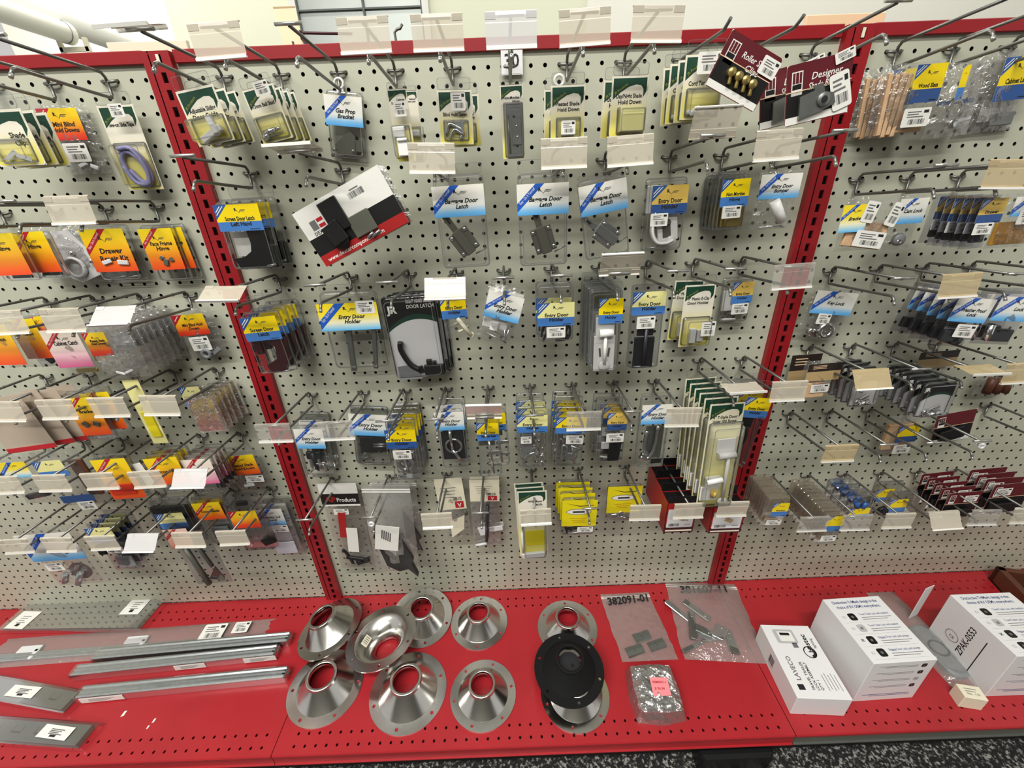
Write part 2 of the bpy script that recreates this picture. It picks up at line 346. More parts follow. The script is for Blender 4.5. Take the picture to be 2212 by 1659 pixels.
def back_peg(px, lab):
    P = [aty(x, y, -4.5) for x, y in px]; mb = MB(); mb.tube([(P[0].x, 2.7, -1), (P[0].x, 4.4, -.9)]+[(p.x, 4.5, p.z) for p in P], .1, 'maroon2' if len(px) > 5 else 'wire', 7); tag(mb.build('display_hook', None, W(0, 0, 0)), lab, 'hook', 'hooks on the far side of the shelf')
back_peg([(668, 100), (652, 84), (648, 66), (656, 71), (700, 72), (760, 73)], 'dark wire bar showing above the red rail left of the third flap')
back_peg([(856, 92), (852, 70), (858, 63), (864, 62), (869, 52)], 'small bent grey wire poking up over the red rail')
p, q, r_ = aty(590, 17, -5), aty(637, 14, -5), aty(620, 104, -5)
mb = MB(); mb.poly([(p.x, 5, p.z), (q.x, 5, q.z), (r_.x+1.5, 4.6, r_.z), (r_.x, 4.6, r_.z)], 'peach'); mb.box(((p.x+q.x)/2, 5.02, p.z), (q.x-p.x, .08, .1), 'tan'); mb.tube([(r_.x+.7, 2.7, -1), (r_.x+.7, 4.5, -.9), (r_.x+.7, 4.62, r_.z+.3)], .08, 'wire', 6); tag(mb.build('label_strip', None, W(0, 0, 0)), 'pale peach label strip standing up behind the red rail', 'label strip')
p = aty(290, 100, -3)
for k, (a, lab) in enumerate((((265, 103), 'cream board edge showing over the rail at the left upright'), ((1880, 40), 'cream board edge showing over the rail at the right upright'))):
    p = aty(*a, -4); mb = MB(); mb.box((p.x+(2 if k == 0 else -2), 4, p.z-1.2), (6, .4, 3), 'peach' if k else 'cream', bev=.05); tag(mb.build('board_edge', None, W(0, 0, 0)), lab, 'board')
# ------------------------------------------------------------------ wire display hooks
def hook_parts():
    d = {}
    mb = MB(); mb.tube([(-.5, .18, .03), (-.5, -.12, 0), (-.36, -.26, -.06), (0, -.3, -.08), (.36, -.26, -.06), (.5, -.12, 0), (.5, .18, .03)], .1, 'wire', 7); d['base_clip'] = mb.mesh('base_clip')
    mb = MB(); mb.tube([(0, -.3, -.1), (0, -.32, -.8), (0, -.45, -1.02), (0, -.8, -1.0), (0, -3.6, -.8), (0, -6.6, -.56), (0, -6.82, -.66), (0, -7.1, -1.08)], .105, 'wire', 7)
    mb.tube([(0, -6.98, -.9), (0, -7.12, -1.11)], .112, 'wire_end', 7); d['lower_peg'] = mb.mesh('lower_peg')
    mb = MB(); mb.tube([(0, -.3, -.1), (0, -.34, .2), (0, -.55, .42), (0, -1, .46), (0, -7.02, .72)], .1, 'wire', 7); d['upper_wire'] = mb.mesh('upper_wire')
    mb = MB(); mb.tube([(-.75, -7.08, .8), (.75, -7.08, .8)], .1, 'wire_end', 8); d['cross_bar'] = mb.mesh('cross_bar')
    mb = MB(); mb.tube([(0, -.3, -.08), (0, -.5, 0), (0, -6.2, -.03), (0, -6.5, .0), (0, -7.1, .32)], .1, 'wire', 7); d['peg'] = mb.mesh('peg')
    return d
HP = hook_parts()
def holder_mesh(n):
    mb = MB(); y = -.13                                # hinged on the cross bar, hanging down in front of it
    prof = [(.1, .12), (.02, .2), (-.1, .14), (y, .0), (y, -.3), (y-.02, -.34), (y-.02, -1.28), (y-.12, -1.36), (y-.1, -1.5), (y+.02, -1.46)]
    mb.loft([[(-1.4, yy, zz) for yy, zz in prof], [(1.4, yy, zz) for yy, zz in prof]], n, cap=False, close=False)
    mb.loft([[(x, -.27, -1.36), (x, -.29, -1.5), (x, -.12, -1.5), (x, -.12, -1.42)] for x in (-1.4, 1.4)], 'white', cap=True)
    for a, b in ((-1.4, -.82), (.82, 1.4)): mb.box(((a+b)/2, -.12, -.02), (b-a, .05, .3), n)
    return mb.mesh('label_holder')
HM = {k: holder_mesh(n) for k, n in (('c', 'holder'), ('t', 'holder_tan'), ('l', 'holder_clear'), ('w', 'holder_white'))}
PL = {'C': 'middle', 'L': 'left', 'R': 'right'}
RN = {('C', 0): 'top', ('C', 6): 'second', ('C', 14): 'third', ('C', 23): 'short raised', ('C', 25): 'fourth', ('C', 35): 'lowest',
      ('L', 0): 'top', ('L', 8): 'second', ('L', 15): 'third', ('L', 22): 'fourth', ('L', 29): 'fifth', ('L', 36): 'lowest',
      ('R', 0): 'top', ('R', 8): 'second', ('R', 15): 'third', ('R', 22): 'fourth', ('R', 29): 'fifth', ('R', 37): 'lowest'}
HK = [('C', 0, [(-18.5, 'c', 75), (-14.5, 'c', 0), (-10.5,), (-6.5, 'c', 0), (-2.5, 'c', 0), (1.5, 'w', 0), (5.5, 'c', 0), (9.5, 'c', 0), (13.5, 'P'), (17.5, 'P'), (22.5,)]),
      ('C', 6, [(-18.5,), (-11.5, 'c', 95), (-3.5, 'c', 0), (4.5, 'c', 0), (8.5, 'c', 0), (13.5, 'c', 158), (17.5, 'c', 0), (21.5,)]),
      ('C', 14, [(-18.5, 'c', 62), (-12.5,), (-7.5,), (-3.5, 'c', 35), (.5,), (4.5,), (8.5, 'c', 150), (12.5,), (16.5,), (20.5, 'l', 0)]),
      ('C', 23, [(18.5, 'c', 88), (22.5, 'c', 0)]),
      ('C', 25, [(-18.5, 'l', 0), (-13.5, 'l', 0), (-9.5,), (-5.5,), (-1.5, 'c', 150), (2.5,), (6.5, 'l', 0), (10.5,), (14.5, 'c', 0)]),
      ('C', 35, [(-18.5,), (-12.5,), (-6.5, 'c', 0), (-2.5,), (2.5, 'c', 0), (7.5,), (12.5, 'c', 0), (16.5, 'c', 0), (20.5, 'c', 0)]),
      ('L', 0, [(-34.5,), (-30.5,), (-26.5,)]), ('L', 8, [(-38.5,), (-34.5,), (-30.5,), (-26.5, 'c', 0)]),
      ('L', 15, [(-38.5,), (-34.5, 'c', 0), (-30.5, 'c', 0), (-26.5, 'w', 48)]),
      ('L', 22, [(-42.5,), (-38.5, 'c', 0), (-34.5, 'c', 0), (-30.5, 'c', 0), (-26.5, 'c', 0)]),
      ('L', 29, [(-46.5,), (-42.5, 'c', 0), (-38.5, 'c', 0), (-34.5, 'c', 0), (-30.5, 'c', 0), (-26.5, 'w', 42)]),
      ('L', 36, [(-45.5, 'c', 0), (-41.5, 'c', 0), (-37.5, 'c', 0), (-33.5, 'w', 42), (-29.5, 'c', 0), (-25.5, 'c', 0)]),
      ('R', 0, [(28.5,), (32.5,), (36.5,)]), ('R', 8, [(28.5,), (32.5, 't', 0), (36.5,)]),
      ('R', 15, [(28.5,), (32.5, 't', 0), (36.5,), (40.5,)]), ('R', 22, [(28.5, 't', 35), (32.5,), (36.5, 't', 85), (40.5, 't', 0)]),
      ('R', 29, [(28.5, 't', 0), (32.5,), (36.5,), (40.5,), (48.5,)]),
      ('R', 37, [(28.5, 'l', 0), (32.5, 'l', 0), (36.5, 'c', 0), (40.5, 'c', 30), (44.5, 'l', 0), (48.5, 'c', 0)])]
ZR = {'R': .0}
for pn, row, hs in HK:
    for i, h in enumerate(hs):
        z = -row-(.22 if pn == 'R' and row > 20 else .1 if pn != 'C' and row else 0)
        plain = len(h) > 1 and h[1] == 'P'; fold = len(h) > 2
        e = empty('display_hook', W(h[0], 0, z))
        lab = ('plain grey peg' if plain else 'grey wire hook')+(' with label flap' if fold and h[2] < 25 else ' with flap tipped up' if fold else '')
        tag(e, f'{lab}, {ORD[i]} from left, {RN[(pn, row)]} row, {PL[pn]} pegboard', 'hook', 'wire display hooks on the pegboard')
        for p in (('base_clip', 'peg') if plain else ('base_clip', 'lower_peg', 'upper_wire', 'cross_bar')):
            o = bpy.data.objects.new(p, HP[p]); C.objects.link(o); o.parent = e
        if fold:
            o = bpy.data.objects.new('label_holder', HM[h[1]]); C.objects.link(o); o.parent = e; o.location = (0, -7.08*I, .8*I)
            o.rotation_euler = (-math.radians(h[2]+random.uniform(-3, 3)), math.radians(random.uniform(-2.5, 2.5)), 0)

# ------------------------------------------------------------------ printed cards
def rrect(x0, x1, z0, z1, r, k=3):
    o = []
    for cx, cz, a in ((x1-r, z1-r, 0), (x0+r, z1-r, 90), (x0+r, z0+r, 180), (x1-r, z0+r, 270)):
        for i in range(k+1): t = math.radians(a+90*i/k); o.append((cx+r*math.cos(t), cz+r*math.sin(t)))
    return o
def sheet(mb, x0, x1, z0, z1, n, y, r=0):
    pts = rrect(x0, x1, z0, z1, r) if r else [(x0, z0), (x1, z0), (x1, z1), (x0, z1)]
    mb.pxz(pts, y, n, [((x-x0)/(x1-x0), (z-z0)/(z1-z0)) for x, z in pts])
def logo(mb, x, z, s, y):
    mb.text('R', x-s*.55, z, s*.3, 'ink', y, off=.04)
    for a, b in (((-.45, .05), (-.2, -.22)), ((-.2, -.22), (.02, .08)), ((.02, .08), (.6, .1))):
        mb.poly([(x+a[0]*s, y, z+a[1]*s), (x+b[0]*s, y, z+b[1]*s), (x+b[0]*s, y, z+b[1]*s+.035*s), (x+a[0]*s, y, z+a[1]*s+.05*s)], 'ink')
    mb.text('Designer', x+.22*s, z-.06*s, s*.13, 'inkgrey', y, maxw=s*.6, shear=.3)
def card(mb, st, x0, x1, z0, z1, y, title, extra=None):
    w, h = x1-x0, z1-z0; P = lambda u, v: (x0+u*w, z1-v*w)           # u, v in card widths from the top left
    e = .006
    def pl(uv, n, k=1): mb.pxz([P(*q) for q in uv], y-e*k, n)
    if st in ('G', 'GP'):
        sheet(mb, x0, x1, z0, z1, 'cream', y, .06*w); sheet(mb, x0+.025*w, x1-.025*w, z0+.025*w, z1-.03*w, 'g_green' if st == 'G' else 'g_greenpale', y-e*.5, .05*w)
        pl([(.045, .05), (.955, .05), (.955, .36), (.87, .5), (.87, .3), (.8, .22), (.66, .2), (.46, .25), (.25, .37), (.045, .53)], 'green')
        mb.text('JR Products', *P(.27, .31), .06*w, 'gold', y-2*e, maxw=.5*w, ang=math.radians(33), off=.0)
        for i, t in enumerate(title): mb.text(t, *P(.84, .5+.14*i), .095*w, 'ink', y-2*e, maxw=.7*w, al='r', off=.03)
    elif st in ('W', 'WY', 'O', 'OR', 'P', 'S'):
        sheet(mb, x0, x1, z0, z1, {'W': 'g_white', 'WY': 'g_yelblue', 'O': 'g_orange', 'OR': 'g_orangered', 'P': 'g_pink', 'S': 'g_salmon'}[st], y)
        rb = 'ribbon' if st[0] == 'W' else 'redrib'
        if st == 'OR': pl([(0, 0), (.34, 0), (0, .34)], rb); pl([(.19, .03), (.22, .03), (.05, .2), (.05, .17)], 'white', 2)
        else:
            k = min(.42, h/w*.62); pl([(0, k), (k*1.05, 0), (k*1.05+.17, 0), (0, k+.15)], rb)
            mb.text('Easy - Do It Yourself', *P(k*.62, k*.5+.055), .052*w, 'white', y-2*e, maxw=k*1.15*w, ang=math.atan2(k, k*1.05), off=.0)
        s = min(.28*w, .4*h)
        logo(mb, x0+.55*w, z1-.24*h, s*.9, y-2*e)
        for i, t in enumerate(title): mb.text(t, x0+.55*w, z1-h*(.56+.18*i) if h < w else z1-h*(.4+.12*i), min(.115*w, .14*h), 'ink', y-2*e, maxw=.66*w, shear=.3 if st[0] == 'W' else .1, off=.03)
    elif st in ('Y', 'YP', 'YD'):
        a = {'Y': 'yellow', 'YP': 'paleyellow', 'YD': 'dullyellow'}[st]; bl = {'Y': 'blue2', 'YP': 'blue2', 'YD': 'blue3'}[st]
        if extra: bl = extra
        zs = z0+h*.36; sheet(mb, x0, x1, zs, z1, a, y); sheet(mb, x0, x1, z0, zs, bl, y)
        t = min(.42, h/w*.55); pl([(0, 0), (t, 0), (0, t)], 'blue')
        for i in (0, 1): pl([(t*(.45+.2*i), .03), (t*(.53+.2*i), .03), (.03, t*(.53+.2*i)), (.03, t*(.45+.2*i))], 'white', 2)
        logo(mb, x0+.58*w, z1-.24*h, min(.26*w, .34*h), y-2*e)
        for i, s in enumerate(title): mb.text(s, x0+.52*w, zs+.04*h-i*.2*h, min(.115*w, .15*h), 'ink', y-2*e, maxw=.66*w, off=.03)
        mb.box((x0+.8*w, y-2*e, z0+.06*h), (.22*w, .002, .025*h), 'ink')
    elif st == 'K':
        sheet(mb, x0, x1, z0, z1, 'black', y, .05*w)
        n = 12; arc = lambda za, zb: [(x0+w*(.02+.96*i/n), z1-w*(za+(zb-za)*((i/n-.62)/.62)**2)) for i in range(n+1)]
        mb.pxz([(x1-.02*w, z0+.02*w), *arc(.34, .62)[::-1], (x0+.02*w, z0+.02*w)][::-1], y-e, 'green')
        mb.pxz([(x1-.02*w, z0+.02*w), *arc(.44, .68)[::-1], (x0+.02*w, z0+.02*w)][::-1], y-2*e, 'white2')
        mb.text('JR', *P(.16, .3), .13*w, 'white', y-e, off=.05)
        for i, s in enumerate(title): mb.text(s, *P(.95, .13+.1*i), .07*w, 'white', y-e, maxw=.5*w, al='r', off=.0)
    elif st == 'M':
        sheet(mb, x0, x1, z0, z1, 'maroon', y, .04*w); hh = h*.14
        sheet(mb, x0+.02*w, x1-.02*w, z0+hh, z0+h*.55, 'black', y-e); sheet(mb, x0+.01*w, x1-.01*w, z0+.01*w, z0+hh, 'white', y-e)
        mb.pxz([(x0, z0+h*.55), (x1, z0+h*.55), (x1, z0+h*.565), (x0, z0+h*.565)], y-2*e, 'peach')
        a, b, c, d = x0+.08*w, x0+.25*w, z1-.42*w, z1-.1*w
        sheet(mb, a, b, c, d, 'white', y-e); sheet(mb, a+.015*w, b-.015*w, c+.16*w, d-.015*w, 'maroon', y-2*e); sheet(mb, a+.015*w, b-.015*w, c+.08*w, c+.15*w, 'black', y-2*e)
        for i in (1, 2): mb.box((a+(b-a)*i/3, y-2.5*e, (c+.16*w+d)/2), (.008*w, .002, d-c-.17*w), 'white')
        for i, s in enumerate(title): mb.text(s, x0+.62*w, z1-.25*w-i*.13*w, .09*w, 'white', y-2*e, maxw=.55*w, shear=.2, off=.01)
    elif st == 'T':
        sheet(mb, x0, x1, z0, z1, 'titan', y)
        for rx, rz, n, k in ((.36, .11, 'ink', 1), (.345, .095, 'white', 2), (.32, .075, 'titan', 3), (.32, .075, 'white', 4)): mb.pxz([(x0+w*(.48+rx*math.cos(t*.3142)), z1-w*.42+w*rz*math.sin(t*.3142)) for t in range(20)], y-e*k, n)
        mb.box((x0+.48*w, y-5*e, z1-.42*w), (.34*w, .002, .06*w), 'ink')
        pl([(.1, .1), (.5, .2), (.9, .18), (.9, .2), (.5, .23)], 'ink')
        for i in range(3): mb.box((x0+.48*w, y-e, z1-w*(.66+.07*i)), (w*(.5-.1*i), .002, .02*w), 'goldcard')
    elif st == 'A':
        sheet(mb, x0, x1, z0, z1, 'white', y); sheet(mb, x0, x1, z0+.08*h, z0+.55*h, 'black', y-e)
        mb.text('AP', x0+.24*w, z0+.2*h, .22*h, 'boxred', y-2*e, off=.04); mb.text('Products', x0+.66*w, z0+.2*h, .17*h, 'white', y-2*e, maxw=.5*w, off=.02)
    elif st == 'B':
        sheet(mb, x0, x1, z0, z1, 'white', y)
        for i in range(5): mb.box((x0+w*(.45+.05*(i % 2)), y-e, z1-h*(.18+.11*i)), (w*(.6-.08*(i % 3)), .002, .025*h), 'inkgrey')
        mb.bars(x0+.6*w, z0+.18*h, .5*w, .16*h, 'ink', y-e, 16)
    elif st == 'V':
        sheet(mb, x0, x1, z0, z1, 'cream', y)
        for i in range(4): mb.box((x0+w*.45, y-e, z1-h*(.3+.1*i)), (w*(.55-.06*i), .002, .02*h), 'inkgrey')
        mb.bars(x0+.72*w, z0+.34*h, .32*w, .12*h, 'ink', y-e, 12); sheet(mb, x0+.6*w, x0+.92*w, z0+.04*h, z0+.26*h, 'redrib', y-e)
        mb.text('V', x0+.76*w, z0+.08*h, .12*h, 'white', y-2*e, off=.03)
    elif st == 'D':                                    # parts bag card: white, black and red bands
        sheet(mb, x0, x1, z0, z1, 'white', y); sheet(mb, x0, x1, z0, z0+.5*h, 'black', y-e); sheet(mb, x0, x1, z0, z0+.19*h, 'boxred', y-2*e)
        mb.bars(x0+.68*w, z0+.8*h, .17*w, .1*h, 'ink', y-e, 22); mb.box((x0+.68*w, y-e, z0+.88*h), (.1*w, .002, .02*h), 'inkgrey')
        sheet(mb, x0+.18*w, x0+.25*w, z0+.7*h, z0+.76*h, 'redrib', y-e); sheet(mb, x0+.18*w, x0+.25*w, z0+.6*h, z0+.66*h, 'redrib', y-e); sheet(mb, x0+.1*w, x0+.17*w, z0+.6*h, z0+.76*h, 'inkgrey', y-e)
        mb.text('DEXTER', x0+.09*w, z0+.515*h, .06*h, 'ink', y-e, al='l', off=.02); mb.text('www.dextercomponents.com', x0+.06*w, z0+.05*h, .07*h, 'white', y-3*e, al='l', off=.01, maxw=.85*w)
    elif st == 'N':                                    # near-black card with sand lower half
        sheet(mb, x0, x1, z0, z1, 'tan', y); sheet(mb, x0, x1, z0+.55*h, z1, 'darkbrown', y-e)
        for i in range(3): mb.box((x0+w*.35, y-2*e, z1-h*(.12+.08*i)), (w*.4, .002, .025*h), 'peach')
    elif st == 'X': sheet(mb, x0, x1, z0, z1, extra or 'white', y)
def sticker(mb, x, z, w, h, y, ang=0):
    ca, sa = math.cos(ang), math.sin(ang); q = lambda p, s: (x+p*ca-s*sa, z+p*sa+s*ca)
    mb.pxz([q(*p) for p in rrect(-w/2, w/2, -h/2, h/2, .08*h)], y, 'white'); y -= .006
    for a, b, l in ((-.1, .3, .5), (-.14, .17, .42), (-.05, .04, .6)): mb.pxz([q(w*(a-l/2), h*(b-.03)), q(w*(a+l/2), h*(b-.03)), q(w*(a+l/2), h*(b+.03)), q(w*(a-l/2), h*(b+.03))], y, 'inkgrey')
    mb.pxz([q(w*.24, h*.22), q(w*.42, h*.22), q(w*.42, h*.38), q(w*.24, h*.38)], y, 'ink')
    X, Z = q(w*.05, -h*.22); mb.bars(X, Z, w*.62, h*.28, 'ink', y, 15, ang)
def prim(mb, p, n, w, h, d0):
    X = lambda u: (u-.5)*w; Z = lambda v: -v*h; k = p[0]
    if k == 'b':   # u v w h angle thickness standoff
        _, u, v, bw, bh, a, t, so = (list(p)+[0, .15, .0])[:8] if len(p) < 8 else p
        mb.box((X(u), -d0-so-t/2, Z(v)), (bw*w, t, bh*w), n, rot=-math.radians(a), bev=min(.05, t*.4))
    elif k == 'c':
        _, u0, v0, u1, v1, r = p[:6]; so = p[6] if len(p) > 6 else 0
        a = Vector((X(u0), -d0-so-r*w, Z(v0))); b = Vector((X(u1), -d0-so-r*w, Z(v1))); mb.tube([a, b], r*w, n, 10)
        if len(p) > 7: dd = (b-a).normalized(); mb.tube([b, b+dd*r*w*1.1], r*w*p[7], n, 10)
    elif k == 'p':
        _, pts, r = p[:3]; so = p[3] if len(p) > 3 else 0; P = [Vector((X(u), -d0-so-r*w, Z(v))) for u, v in pts]; out = []
        for i in range(len(P)-1):
            a, b, c, d = P[max(i-1, 0)], P[i], P[i+1], P[min(i+2, len(P)-1)]
            for j in range(4): t = j/4; out.append(.5*((2*b)+(c-a)*t+(2*a-5*b+4*c-d)*t*t+(3*b-a-3*c+d)*t**3))
        mb.tube(out+[P[-1]], r*w, n, 8)
    elif k == 'd':
        _, u, v, r, t, so = p; mb.lathe([(0.001, so+d0+t), (r*w*.92, so+d0+t), (r*w, so+d0+t*.7), (r*w, so+d0)], n, 20, (X(u), 0, Z(v)), Matrix.Rotation(math.pi/2, 3, 'X'))
    elif k == 'r':
        _, u, v, R, r, so = p[:6]; mb.ring((X(u), -d0-so-r*w, Z(v)), R*w, r*w, n, arc=p[6] if len(p) > 6 else (0, 2*math.pi))
    elif k == 'f':
        _, pts, t, so = p; q = [(X(u), Z(v)) for u, v in pts]; mb.plate(q, -d0-so-t, -d0-so, n)
def shell(w, h, dp, n, inset=.05, tab=0):
    mb = MB(); r = .1*min(w, h)*.8
    R = lambda i, y, rr: [(x, y, z) for x, z in rrect(-w/2+i, w/2-i, -h+i, -i, rr, 3)]
    a = inset*w
    mb.loft([R(0, .02, r), R(0, 0, r), R(a*.5, -.01, r), R(a*.7, -dp*.7, r), R(a, -dp*.95, r), R(a*1.5, -dp, r*.9)], n, cap=False, smooth=False)
    mb.poly(R(a*1.5, -dp, r*.9), n); mb.poly(R(0, .03, r)[::-1], n)
    if n == 'clear':
        ew = min(.07, .035*w)
        mb.loft([R(a*1.5-ew*.4, -dp-.006, r*.9), R(a*1.5+ew*.6, -dp-.012, r*.9)], 'clear_edge', cap=False); mb.loft([R(0, -.004, r), R(ew*1.2, -.012, r)], 'clear_edge', cap=False); mb.loft([R(a*.55, -.02, r), R(a*.7, -.14, r)], 'clear_edge', cap=False)
    return mb
def hang_tab(w, t, y):
    mb = MB(); o = rrect(-w*.48, w*.48, .0, t, .07*w); mb.pxz(o, -y, 'clear'); i = rrect(-w*.48+.04, w*.48-.04, .04, t-.04, .06*w)
    mb.loft([[(x, -y-.004, z) for x, z in o], [(x, -y-.006, z) for x, z in i]], 'clear_edge', cap=False); return mb
def pillow(w, h, t, n, seed=1, zip_=False, zt=.0):
    mb = MB(); rr = random.Random(seed); nx, nz = 8, 11; g = {}
    for s in (0, 1):
        for j in range(nz+1):
            for i in range(nx+1):
                u, v = i/nx, j/nz; f = (math.sin(math.pi*u)**.6)*(max(0, math.sin(math.pi*min(1, max(0, (v-zt)/(1-zt)))))**.5)
                y = -t*f*(1 if s == 0 else .15)+(rr.uniform(-.12, .12)*t*f)-(0 if s else .012)
                ex = rr.uniform(-.012, .012)*w if i in (0, nx) and s == 0 else 0
                if s and (i in (0, nx)): ex = mb.v[g[(0, i, j)]][0]-(u-.5)*w
                g[(s, i, j)] = len(mb.v); mb.v.append(((u-.5)*w+ex, y, -v*h))
        for j in range(nz):
            for i in range(nx): mb.face((g[(s, i, j)], g[(s, i, j+1)], g[(s, i+1, j+1)], g[(s, i+1, j)]), n, smooth=True)
    if zip_:
        for v in (.05, .075): mb.box((0, -.03, -v*h), (w, .03, .012*h), 'white')
    return mb
def pack(lab, cat, q, X, body, st=None, title=(), cr=(0, 0, 1, 1), prods=(), stk=(), n=1, step=.5, d=None, dp=.5, short=None, group=None, tab=.0, bub=None, jit=2.0, film='film', name=None, zt=.0, extra=None, back=0, dx=0, bare=0):
    """one hanging package: q = corners TL, TR, BL in the photograph; X = the hook it hangs on"""
    (ax, ay), (bx, by), (cx, cy) = q; mx, my = (ax+bx)/2, (ay+by)/2
    if d is None:
        d = -atx(mx, my, X).y; d = min(6.7, max(.35+dp, d))
    A, B, Cc = aty(ax, ay, d), aty(bx, by, d), aty(cx, cy, d)
    U = B-A; w = U.length; th = math.atan2(U.z, U.x); V = Cc-A; h = -(V.x*-math.sin(th)+V.z*math.cos(th))
    P0 = (A+B)/2
    nm = name or {'clam': 'clamshell_package', 'G': 'blister_card', 'bag': 'bagged_part', 'card': 'hanging_card', 'shellbag': 'bagged_part'}[body]
    fr = dp if body in ('clam', 'bag') else .02
    e = empty(nm, W(P0.x, -d+fr, P0.z), (0, -th, 0)); tag(e, lab, cat, group if n == 1 else (group or short or cat)+' on one hook')
    x0, x1, z1, z0 = (cr[0]-.5)*w, (cr[2]-.5)*w, -cr[1]*h, -cr[3]*h
    pd = .05
    if body == 'clam':
        shell(w, h, dp, film if film != 'film' else 'clear').build('clear_shell', e)
        if tab: hang_tab(w, tab*w, 0).build('hang_tab', e)
        if st: mb = MB(); card(mb, st, x0, x1, z0, z1, -dp-.016 if not back else -.02, title, extra); mb.build('insert_card', e)
    elif body == 'G':
        mb = MB(); card(mb, st, x0, x1, z0, z1, -.02, title, extra); mb.poly([(x0, .0, z0), (x1, .0, z0), (x1, .0, z1), (x0, .0, z1)][::-1], 'white'); mb.build('printed_card', e)
        u0, v0, u1, v1 = bub or (.12, .5, .88, .95); mb = MB(); bw, bh = (u1-u0)*w, (v1-v0)*h; s = shell(bw, bh, dp, 'clear', .06); ox, oz = ((u0+u1)/2-.5)*w, -v0*h
        mb = s; mb.v = [(x+ox, y-.03, z+oz) for x, y, z in mb.v]
        mb.build('blister', e); pd = .04; hang_tab(w, tab*w if tab else .3*w, .01).build('hang_tab', e)
    elif body == 'bag':
        pillow(w, h, dp, film, seed=int(ax+ay), zip_=(film == 'zipfilm'), zt=zt).build('clear_bag', e)
        if st: mb = MB(); card(mb, st, x0, x1, z0, z1, -dp-.01 if not back else -.03, title, extra); mb.poly([(x0, -dp+.01, z0), (x1, -dp+.01, z0), (x1, -dp+.01, z1), (x0, -dp+.01, z1)][::-1], 'white'); mb.build('header_card', e)
    elif body == 'card':
        mb = MB(); card(mb, st, x0, x1, z0, z1, -.02, title, extra); mb.poly([(x0, .0, z0), (x1, .0, z0), (x1, .0, z1), (x0, .0, z1)][::-1], 'white'); mb.build('printed_card', e)
    for pn, pm_, ps in prods:
        mb = MB()
        for p in ps: prim(mb, p, pm_, w, h, pd)
        mb.build(pn, e)
    for s in stk:
        mb = MB(); sticker(mb, (s[0]-.5)*w, -s[1]*h, s[2]*w, s[2]*w*(s[3] if len(s) > 3 else .62), -dp-.035, math.radians(s[4]) if len(s) > 4 else 0); mb.build('price_sticker', e)
    for i in range(1, n):
        c = copy_tree(e, None, ('insert_card', 'header_card', 'price_sticker') if bare else ()); c.location = W(P0.x+dx*i+random.uniform(-.05, .05), min(-d+fr+step*i, -.3-.12*(n-1-i)), P0.z+random.uniform(-.05, .05)); c.rotation_euler[1] += math.radians(random.uniform(-jit, jit))
        c['label'] = f'{short or cat}, {ORD[i]} from front of its row'
    return e
# ------------------------------------------------------------------ packages, left pegboard
SCR = [('c', .2, .9, .45, .93, .02, .05), ('c', .5, .94, .75, .9, .02, .05), ('c', .3, .95, .55, .88, .02, .08)]
PK = 'packaged hardware'
pack('green and yellow carded clips cut by the left photo edge, top row', PK, ((-62, 240), (43, 234), (-15, 362)), -34.5, 'G', 'G', ('Shade', 'Clips'), d=4.6, n=3, step=.8, short='green and yellow carded clips, far left top', prods=[('clip', 'frost', [('b', .4, .8, .3, .08, 30), ('b', .65, .85, .3, .08, -20)])], dp=.5)
pack('small bag with orange Mini Blind Hold Downs header, second from left in top row', PK, ((70, 227), (176, 224), (105, 378)), -30.5, 'bag', 'OR', ('Mini Blind', 'Hold Downs'), (0.02, .05, .84, .5), film='film', dp=.25, prods=[('clip', 'frost', [('b', .5, .86, .2, .08, 20, .2), ('b', .72, .9, .16, .08, -25, .2)])], stk=[(.5, .68, .5, .7)])
pack('green card holding a coil of lavender blind tape, beside the left red upright', PK, ((207, 229), (286, 225), (262, 413)), -26.5, 'G', 'G', ('Sew-on Slide Tape',), dp=.7, bub=(.02, .42, .98, .97), prods=[('tape_coil', 'lavender', [('p', [(.2, .55), (.45, .48), (.75, .6), (.85, .85), (.6, .95), (.3, .85), (.2, .62), (.42, .53), (.7, .65), (.78, .85), (.55, .9), (.32, .75)], .06, .05), ('p', [(.25, .5), (.6, .5), (.82, .72), (.75, .92), (.4, .9), (.22, .7)], .06, .22)])], stk=[(.72, .08, .38, .8)])
pack('orange carded hardware cut by the left edge of the photo, second row', PK, ((-52, 506), (24, 503), (-22, 612)), -38.5, 'clam', 'O', ('Hinge',), (0, 0, 1, .85), d=4.5, n=2, step=1.0, short='orange carded hardware at far left second row', dx=1.2, prods=[('hinge', 'dkplastic', [('b', .5, .9, .6, .1)])])
pack('frosted white cup in a bag with small orange header, second row of left pegboard', PK, ((30, 494), (168, 488), (84, 618)), -34.5, 'bag', 'OR', ('Deep Cup',), (.02, .1, .42, .55), dp=.8, prods=[('cup', 'frost', [('f', [(.35, .1), (.75, .06), (.98, .5), (.95, .85), (.6, .98), (.45, .9)], .45, 0), ('r', .62, .7, .15, .03, .45)]), ('screw', 'chrome', [('d', .68, .45, .035, .3, .45), ('d', .93, .6, .035, .3, .45)])])
pack('orange Drawer Repair Kit card in a clear clamshell, second row of left pegboard', PK, ((164, 489), (263, 485), (216, 612)), -30.5, 'clam', 'O', ('Drawer', 'Repair Kit'), (.0, .06, .96, .80), dp=.5, prods=[('roller', 'frost', [('b', .35, .62, .22, .09, 15, .12, .5), ('b', .7, .64, .24, .1, -5, .12, .5)]), ('rod', 'zinc', [('c', .2, .92, .55, .9, .02), ('c', .5, .93, .85, .9, .025)])])
